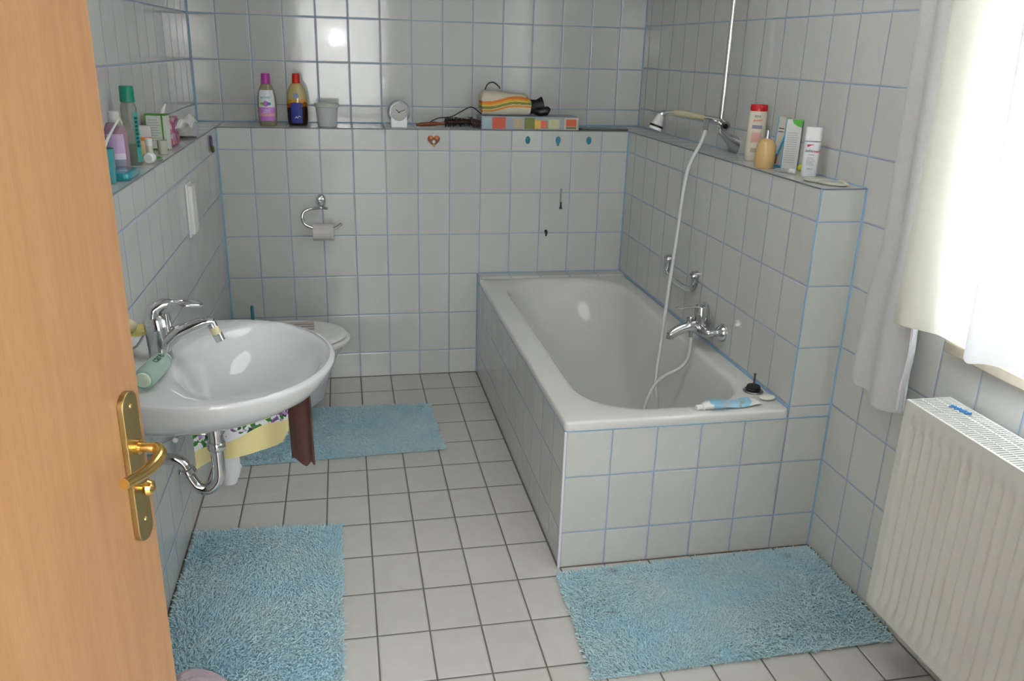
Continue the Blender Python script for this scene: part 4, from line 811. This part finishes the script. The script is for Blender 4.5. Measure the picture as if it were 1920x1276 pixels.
part(MB(OM).bx(-.022, .022, -.02, .02, 0, .095), 'carton', stripe_mat('orange_bands', 'Z', [(0, '#e2a13a'), (.10, '#e0c79a'), (.5, '#d97a26'), (.62, '#c9c4bd')], scale=10), oc, smooth=0, bevel=.001)
part(MB(OM).bx(-.0228, -.0215, -.0205, .018, .004, .07), 'red_edge', ink('brickred', '#b0442c'), oc, smooth=0)
sw = bottle('small_jar', 'tiny white upright bottle before the green and white carton', (-1.250, -1.115), [(.0095, 0), (.0105, .002), (.0105, .040)], 1, 1, MATS['ivory_plastic'], [(.011, .040), (.011, .062), (.009, .063), (1e-4, .063)], WPL)
gc = thing('medicine_carton', 'white medicine carton with green borders on the left ledge', 'box', (-1.262, -.93, Z))
GC = XF((-1.262, -.868, Z+.001), -.12)
part(MB(GC).bx(-.040, .030, -.018, .018, 0, .118), 'carton', pm('carton_pale', '#cdd2c8', .4), gc, smooth=0, bevel=.001)
gk = ink('leaf', '#4d8f2c')
mb = MB(GC); mb.bx(-.0405, -.036, -.0188, .0185, 0, .1185); mb.bx(-.0405, .0305, -.0188, .0185, .114, .1188); mb.bx(.014, .019, -.0188, -.0178, 0, .118); mb.bx(-.04, .0305, -.0188, -.0178, 0, .004); part(mb, 'green_border', gk, gc, smooth=0)
mb = MB(GC)
for k in range(9): mb.bx(-.030, .008-.004*(k % 3), -.0184, -.0178, .03+k*.0085, .032+k*.0085)
part(mb, 'small_print', ink('small', '#a4a6a8'), gc, smooth=0)
tl = thing('capped_tube', 'green and white tube with round white cap lying on the left ledge edge', 'tube', (-1.235, -1.21, Z))
TLM = XF((-1.226, -1.255, Z+.0175), math.radians(80))
part(MB(TLM).tube([(-.004, 0, 0), (0, 0, 0), (.02, 0, 0)], [.013, .0165, .0165], 20), 'cap', WPL, tl)
part(MB(TLM).tube([(.02, 0, 0), (.06, .0, -.004), (.10, 0, -.012)], [.015, .013, .009], 20, flat=.45), 'tube_body', stripe_mat('green_tube_stripe', 'Z', [(0, '#3a8a2a'), (.52, '#d8dcd2'), (.66, '#3f9430')], scale=22, off=.45), tl)
gl_ = thing('clear_tumbler', 'small clear plastic vial on the left ledge before the medicine carton', 'vial', (-1.232, -1.0, Z))
part(MB().lathe([(1e-4, 0), (.015, 0), (.0165, .045), (.0155, .0455), (.014, .003), (1e-4, .003)], (-1.232, -1.0, Z+.0005)), 'vial', clear, gl_)
tb_ = thing('tissue_box', 'tissue pack with pink and yellow floral print and a tissue pulled out', 'tissue box', (-1.26, -.70, Z))
def tissuem():
    m = bpy.data.materials.new('tissue_print'); m.use_nodes = True; N = m.node_tree.nodes; L = m.node_tree.links; b = N['Principled BSDF']
    tc = N.new('ShaderNodeTexCoord'); v = N.new('ShaderNodeTexVoronoi'); v.inputs['Scale'].default_value = 45; L.new(tc.outputs['Object'], v.inputs['Vector'])
    s = N.new('ShaderNodeSeparateColor'); L.new(v.outputs['Color'], s.inputs[0]); cr = N.new('ShaderNodeValToRGB'); cr.color_ramp.interpolation = 'CONSTANT'; e = cr.color_ramp.elements
    e[0].color = (*lin('#b0508c'), 1); e[1].position = .3; e[1].color = (*lin('#d8b44a'), 1)
    for p, h in ((.5, '#c0787c'), (.66, '#8a4a86'), (.8, '#c9b6ae')): q = e.new(p); q.color = (*lin(h), 1)
    L.new(s.outputs[0], cr.inputs[0]); L.new(cr.outputs[0], b.inputs['Base Color']); b.inputs['Roughness'].default_value = .5; return m
part(MB().bx(-1.305, -1.235, -.80, -.66, Z+.001, Z+.098), 'pack', tissuem(), tb_, smooth=0, bevel=.006)
def tiss(u, v): return (-1.245+.06*u+.004*math.sin(v*9+u*3), -.70+.20*u*(.4+v*.6)-.05+.008*math.sin(v*14), Z+.050+.045*math.sin(u*2.6)*(.4+.6*v)+.008*math.sin(u*12+v*5))
part(MB().grid(tiss, 16, 16, .001), 'tissue', pm('tissue_white', '#d5d5d2', .9), tb_)
part(MB().tube([(-1.272, -.765, Z+.095), (-1.268, -.758, Z+.12), (-1.258, -.742, Z+.145)], [.007, .008, .003], 10, smooth=4), 'tissue_tip', MATS['tissue_white'], tb_)
o = MB(XF((-1.20-.055, -.43, Z+.004), .2)).grid(lambda u, v: (-.04+.08*u, -.07+.14*v, .006+.010*math.sin(u*5)*math.sin(v*4)), 10, 12, .0012).build('crumpled_tissue', MATS['tissue_white']); tag(o, 'flat white tissue lying at the far end of the left ledge', 'tissue')

# ------------------------------------------------------------ radiator
rx0, rx1, ry0, ry1, rz0, rz1 = .742, .868, -3.25, -2.272, .165, .776
ra = thing('radiator', 'white ribbed panel radiator below the window', 'radiator', (.81, -2.76, rz0))
# ribbed front panel as a height field
def rib(y):
    pitch = .0335; t = ((-y+ry1-.022)/pitch) % 1
    return .012*(.5-.5*math.cos(2*PI*t))**1.2
ny = 420; zs = [rz0+.0, rz0+.004, rz0+.034, rz0+.05, rz0+.06, rz1-.075, rz1-.065, rz1-.05, rz1-.008, rz1-.003]
wz = [0, 0, 0, .7, 1, 1, .7, 0, 0, 0]
mb = MB(); V = []
for i in range(ny+1):
    y = ry1+(ry0-ry1)*i/ny; e = 1 if .022 < ry1-y < ry1-ry0-.022 else 0
    for z, w_ in zip(zs, wz): V.append((rx0+rib(y)*w_*e, y, z))
W_ = len(zs)
F_ = [(i*W_+j, (i+1)*W_+j, (i+1)*W_+j+1, i*W_+j+1) for i in range(ny) for j in range(W_-1)]
mb.add(V, F_)
part(mb, 'front_panel', RADW, ra, smooth=70)
part(MB().bx(rx0+.0135, rx0+.017, ry0, ry1-.001, rz0, rz1-.004), 'front_channel', RADW, ra, smooth=0)
part(MB().bx(rx1-.014, rx1-.003, ry0, ry1-.001, rz0, rz1-.004), 'rear_panel', RADW, ra, smooth=0)
for y in (ry1, ry0): part(MB().bx(rx0, rx1, y-.0015, y+.0015, rz0+.01, rz1), 'side_cover', RADW, ra, smooth=0, bevel=.0008)
# convector fins
mb = MB(); y = ry1-.02
while y > ry0+.02: mb.bx(rx0+.018, rx1-.016, y-.0005, y+.0005, rz0+.05, rz1-.03); y -= .012
part(mb, 'convector_fins', pm('fin_grey', '#8d8d8a', .6), ra, smooth=0)
# grille: rails and cross bars
mb = MB(); xm = rx0+.079
for a, b in ((rx0, rx0+.007), (rx0+.040, rx0+.0435), (xm, xm+.006), (xm+.022, xm+.0245), (rx1-.006, rx1)): mb.bx(a, b, ry0, ry1, rz1-.003, rz1+.001)
y = ry1-.002
while y > ry0: mb.bx(rx0+.006, rx1-.005, y-.0042, y, rz1-.003, rz1+.0008); y -= .0098
part(mb, 'top_grille', RADW, ra, smooth=0)
part(MB().tube([(XRU-.001, -2.45, .60), (rx1-.004, -2.45, .60)], .008, 8), 'wall_bracket', CH, ra)
part(MB().tube([(XRU-.001, -3.1, .60), (rx1-.004, -3.1, .60)], .008, 8), 'wall_bracket', CH, ra)
part(MB().tube([(.81, -3.2, rz0+.002), (.81, -3.2, 0)], .009, 10), 'supply_pipe', CH, ra)
bc = MB()
for k in range(4):
    x = .824+.003*k; y = -2.332-.014*k
    bc.tube([(x, y, rz1+.005), (x+.004, y-.013, rz1+.005)], .0028, 8); bc.tube([(x-.008, y-.004, rz1+.004), (x+.010, y-.006, rz1+.0045)], .002, 8)
o = bc.build('blue_clip', pm('blue_plastic', '#3c78b4', .35)); tag(o, 'small blue plastic clip lying on the radiator grille', 'clip')

# ------------------------------------------------------------ curtains and bathrobe towel at the window
def sheer(name, col, tr_fac, tl_fac):
    m = bpy.data.materials.new(name); m.use_nodes = True; N = m.node_tree.nodes; L = m.node_tree.links; N.remove(N['Principled BSDF'])
    tc = N.new('ShaderNodeTexCoord'); nz = N.new('ShaderNodeTexNoise'); mp = N.new('ShaderNodeMapping'); mp.inputs['Scale'].default_value = (60, 60, 260); L.new(tc.outputs['Object'], mp.inputs[0]); nz.inputs['Scale'].default_value = 1.4; nz.inputs['Detail'].default_value = 4; L.new(mp.outputs[0], nz.inputs['Vector'])
    bp = N.new('ShaderNodeBump'); bp.inputs['Strength'].default_value = .6; bp.inputs['Distance'].default_value = .002; L.new(nz.outputs['Fac'], bp.inputs['Height'])
    d = N.new('ShaderNodeBsdfDiffuse'); t = N.new('ShaderNodeBsdfTranslucent'); p = N.new('ShaderNodeBsdfTransparent')
    c = (*lin(col), 1); d.inputs[0].default_value = c; t.inputs[0].default_value = c; p.inputs[0].default_value = (1, 1, 1, 1)
    L.new(bp.outputs[0], d.inputs['Normal']); L.new(bp.outputs[0], t.inputs['Normal'])
    a = N.new('ShaderNodeMixShader'); a.inputs[0].default_value = tl_fac; L.new(d.outputs[0], a.inputs[1]); L.new(t.outputs[0], a.inputs[2])
    b = N.new('ShaderNodeMixShader'); b.inputs[0].default_value = tr_fac; L.new(a.outputs[0], b.inputs[1]); L.new(p.outputs[0], b.inputs[2]); L.new(b.outputs[0], N['Material Output'].inputs[0])
    return m
SH = sheer('sheer_curtain_cloth', '#eceadf', .0, .33)
SH2 = sheer('sheer_curtain_cloth_white', '#f2f4f6', .0, .065)
rail = thing('curtain_rail', 'white curtain rail above the window', 'curtain rail', (.80, -2.75, 2.28))
part(MB().tube([(.80, -3.45, 2.28), (.80, -1.85, 2.28)], .011, 14), 'rail', WPL, rail)
for y in (-3.3, -2.0): part(MB().tube([(XRU, y, 2.28), (.80, y, 2.28)], .007, 10), 'bracket', WPL, rail)
def curtain(y0, y1, zb, amp, nf, x0, ph=0, narrow=0, scal=.02):
    def fn(u, v):
        s = u*nf*2*PI+ph; z = zb(u)+(2.27-zb(u))*v
        y = y0+(y1-y0)*u + narrow*v*(1-u)
        return (x0+amp*math.sin(s)*(.75+.25*(1-v))+.004*math.sin(v*6+u*9), y+.012*math.sin(s*.5+v*2.4), z)
    return fn
ca = thing('net_curtain', 'cream sheer curtain panel hanging next to the white terry towel', 'curtain', (.80, -2.2, .93), 'sheer curtain panels')
part(MB().grid(curtain(-2.085, -2.44, lambda u: .916+min(.036, .058*u)+.003*math.sin(u*9), .015, 2.0, .800, ph=2.2), 90, 40), 'cloth', SH, ca, smooth=80)
cb_ = thing('net_curtain', 'white sheer curtain panel at the right edge over bright window', 'curtain', (.80, -2.7, .93), 'sheer curtain panels')
part(MB().grid(curtain(-2.437, -3.32, lambda u: .953+.006*math.sin(u*22)-.012*math.exp(-((u-.03)/.03)**2), .022, 5.0, .752, ph=3.5, narrow=.09), 240, 40), 'cloth', SH2, cb_, smooth=80)
for c_, y0_, y1_ in ((ca, -2.085, -2.44), (cb_, -2.32, -3.32)):
    part(MB().tube([(.80, y0_, 2.27), (.80, y1_, 2.27)], .005, 8), 'heading_tape', WPL, c_)
terry = pm('white_terry_robe', '#d2d2d4', .95, bump=1.0, bscale=420, var=.10, vscale=500, sheen=.2)
tw = thing('terry_towel', 'long white terry towel hanging left of the curtain beside the window', 'towel', (.83, -2.0, .70))
def robe(u, v):
    # lower hem to the rail; gathered folds facing the room
    zb = .665+.012*math.sin(u*7)+.02*max(0, .15-u)/.15*1.5
    z = zb+(2.26-zb)*v
    yl = -1.905-.035*math.sin(min(1, v/.30)*PI*.5)+.03*max(0, v-.3)+(0.0 if v > .25 else .018*math.sin((.25-v)/.25*PI)); yr = -2.150+.06*v
    y = yl+(yr-yl)*u
    x = .846-.014*math.sin(u*PI*1.0)-.010*math.sin(u*4*PI+.6+v*.6)*(1-.2*v)-.008*v
    return (x, y, z)
part(MB().grid(robe, 80, 70, .005), 'cloth', terry, tw, smooth=80)
def robe2(u, v):
    zb = .675; z = zb+(1.0-zb)*v
    return (.838-.024*u, -2.146-.012*u+.004*math.sin(v*9), z+.01*u)
part(MB().grid(robe2, 8, 30, .006), 'folded_edge', terry, tw, smooth=80)

# ------------------------------------------------------------ bath mats
def chenille():
    m = bpy.data.materials.new('blue_chenille'); m.use_nodes = True; N = m.node_tree.nodes; L = m.node_tree.links; b = N['Principled BSDF']
    tc = N.new('ShaderNodeTexCoord')
    n1 = N.new('ShaderNodeTexNoise'); n1.inputs['Scale'].default_value = 5; n1.inputs['Detail'].default_value = 5; L.new(tc.outputs['Object'], n1.inputs['Vector'])
    c1 = N.new('ShaderNodeValToRGB'); e = c1.color_ramp.elements; e[0].position = .35; e[0].color = (*lin('#b2d4e0'), 1); e[1].position = .62; e[1].color = (*lin('#c4dadd'), 1); L.new(n1.outputs['Fac'], c1.inputs[0])
    n2 = N.new('ShaderNodeTexNoise'); n2.inputs['Scale'].default_value = 90; n2.inputs['Detail'].default_value = 2; L.new(tc.outputs['Object'], n2.inputs['Vector'])
    c2 = N.new('ShaderNodeValToRGB'); e = c2.color_ramp.elements; e[0].position = .35; e[0].color = (.84, .9, .95, 1); e[1].position = .6; e[1].color = (1, 1, 1, 1); L.new(n2.outputs['Fac'], c2.inputs[0])
    mx = N.new('ShaderNodeMix'); mx.data_type = 'RGBA'; mx.blend_type = 'MULTIPLY'; mx.inputs[0].default_value = 1; L.new(c1.outputs[0], mx.inputs[6]); L.new(c2.outputs[0], mx.inputs[7])
    # worn dirty spots
    n3 = N.new('ShaderNodeTexVoronoi'); n3.inputs['Scale'].default_value = 5.5; n3.inputs['Randomness'].default_value = 1; L.new(tc.outputs['Object'], n3.inputs['Vector'])
    s3 = N.new('ShaderNodeMapRange'); s3.inputs['From Min'].default_value = .04; s3.inputs['From Max'].default_value = .14; s3.inputs['To Min'].default_value = .75; s3.inputs['To Max'].default_value = 0; L.new(n3.outputs['Distance'], s3.inputs['Value'])
    m2 = N.new('ShaderNodeMix'); m2.data_type = 'RGBA'; L.new(s3.outputs[0], m2.inputs[0]); L.new(mx.outputs[2], m2.inputs[6]); m2.inputs[7].default_value = (*lin('#85827a'), 1)
    L.new(m2.outputs[2], b.inputs['Base Color']); b.inputs['Roughness'].default_value = .95; b.inputs['Specular IOR Level'].default_value = .1; b.inputs['Sheen Weight'].default_value = .15
    return m
CHEN = chenille()
BACK = pm('mat_backing', '#a9cad6', .95)
def mat_thing(quad, label, seed, step=.0060, zb=.0):
    """quad: four floor corners in order; pile of bent tufts"""
    q = [np.array(p, float) for p in quad]; c = sum(q)/4
    t = thing('bath_mat', label, 'bath mat', (c[0], c[1], zb), 'light blue chenille bath mats')
    part(MB().prism([tuple(c+(p-c)*.985) for p in q], 'z', zb+.0015, zb+.006), 'backing', BACK, t, smooth=0)
    rng = np.random.default_rng(seed)
    wu = np.linalg.norm(q[1]-q[0]); wv = np.linalg.norm(q[3]-q[0]); nu = int(wu/step); nv = int(wv/step)
    U, V_ = np.meshgrid((np.arange(nu)+.5)/nu, (np.arange(nv)+.5)/nv); U = U.ravel()+rng.uniform(-.45, .45, nu*nv)/nu; V_ = V_.ravel()+rng.uniform(-.45, .45, nu*nv)/nv
    base = (1-U)[:, None]*(1-V_)[:, None]*q[0]+U[:, None]*(1-V_)[:, None]*q[1]+U[:, None]*V_[:, None]*q[2]+(1-U)[:, None]*V_[:, None]*q[3]
    n = len(base); ed = np.minimum(np.minimum(U, 1-U)*wu, np.minimum(V_, 1-V_)*wv)
    # lay direction varies smoothly over the mat and points outwards at the edge
    lay = np.stack([np.sin(base[:, 0]*9+base[:, 1]*5+seed), np.cos(base[:, 1]*8-base[:, 0]*6+seed*2)], 1)
    out = base-c; out /= np.linalg.norm(out, axis=1)[:, None]+1e-6; w = np.clip(1-ed/.05, 0, 1)[:, None]
    d = lay*.7*(1-w)+out*w*1.0+rng.normal(0, .55, (n, 2)); d /= np.linalg.norm(d, axis=1)[:, None]+1e-6
    L_ = rng.uniform(.011, .019, n); R_ = rng.uniform(.0017, .0024, n)
    p0 = np.c_[base, np.full(n, zb+.003)]
    lean = rng.uniform(.35, 1.0, n)
    p1 = p0+np.c_[d*(L_*.35*lean)[:, None], L_*.62*(1.15-.5*lean)]
    p2 = p1+np.c_[d*(L_*.62*lean)[:, None], L_*.38*(1.1-1.0*lean)]
    perp = np.c_[-d[:, 1], d[:, 0], np.zeros(n)]; k = 5
    rings = []
    for p, r in ((p0, .9), (p1, 1.05), (p2, .8)):
        for i in range(k):
            a = 2*PI*i/k; up = np.c_[-d*.5, np.full(n, .85)]
            rings.append(p+perp*(R_*r*math.cos(a))[:, None]+up*(R_*r*math.sin(a))[:, None])
    tip = p2+np.c_[d*(R_*.9)[:, None], np.zeros(n)]
    VV = np.stack(rings+[tip], 1).reshape(-1, 3); m = 3*k+1
    F = []
    for lev in range(2):
        for i in range(k): j = (i+1) % k; F.append((lev*k+i, lev*k+j, (lev+1)*k+j, (lev+1)*k+i))
    Q = (np.array(F)[None]+np.arange(n)[:, None, None]*m).reshape(-1, 4)
    T = np.array([(2*k+i, 2*k+(i+1) % k, 3*k) for i in range(k)]); T = (T[None]+np.arange(n)[:, None, None]*m).reshape(-1, 3)
    me = bpy.data.meshes.new('pile'); VV[:, :2] -= c; VV[:, 2] -= zb; VV[:, 2] = np.maximum(VV[:, 2], .001)
    nq, nt_ = len(Q), len(T)
    me.vertices.add(len(VV)); me.vertices.foreach_set('co', VV.ravel())
    me.loops.add(nq*4+nt_*3); me.loops.foreach_set('vertex_index', np.r_[Q.ravel(), T.ravel()].astype(np.int32))
    me.polygons.add(nq+nt_); me.polygons.foreach_set('loop_start', np.r_[np.arange(nq)*4, nq*4+np.arange(nt_)*3].astype(np.int32))
    me.update(calc_edges=True); me.validate(); me.polygons.foreach_set('use_smooth', [True]*len(me.polygons))
    me.materials.append(CHEN); o = bpy.data.objects.new('pile', me); COL.objects.link(o); o.parent = t; o['kind'] = 'stuff'
    return t
mat_thing([(-1.185, -2.19), (-.695, -2.19), (-.700, -1.405), (-1.185, -1.378)], 'light blue chenille bath mat on the floor before the washbasin, nearest the door', 1)
mat_thing([(-1.085, -.905), (-.275, -.870), (-.298, -.405), (-1.085, -.385)], 'light blue chenille bath mat before the toilet, farthest from the door', 2)
mat_thing([(-.040, -2.275), (.868, -2.262), (.872, -1.785), (-.022, -1.795)], 'light blue chenille bath mat in front of the bathtub end', 3)
# pink towel on the floor at the picture's lower edge
def pink(u, v):
    a = 2*PI*u; r = .001+.085*v; z = .055*math.cos(v*PI/2)**.8+.012*math.sin(a*3+v*4)*v*(1-v)*2
    return (-1.075+r*math.cos(a)*1.15, -2.19+r*math.sin(a)*1.1, .024+z)
o = MB().grid(pink, 40, 16).build('pink_slipper_cloth', pm('pink_terry', '#cdb6bd', .95, bump=1.0, bscale=300, sheen=.3), smooth=80); o.name = 'pink_towel'
tag(o, 'pale pink fluffy towel heaped on the floor at the lower edge', 'towel')
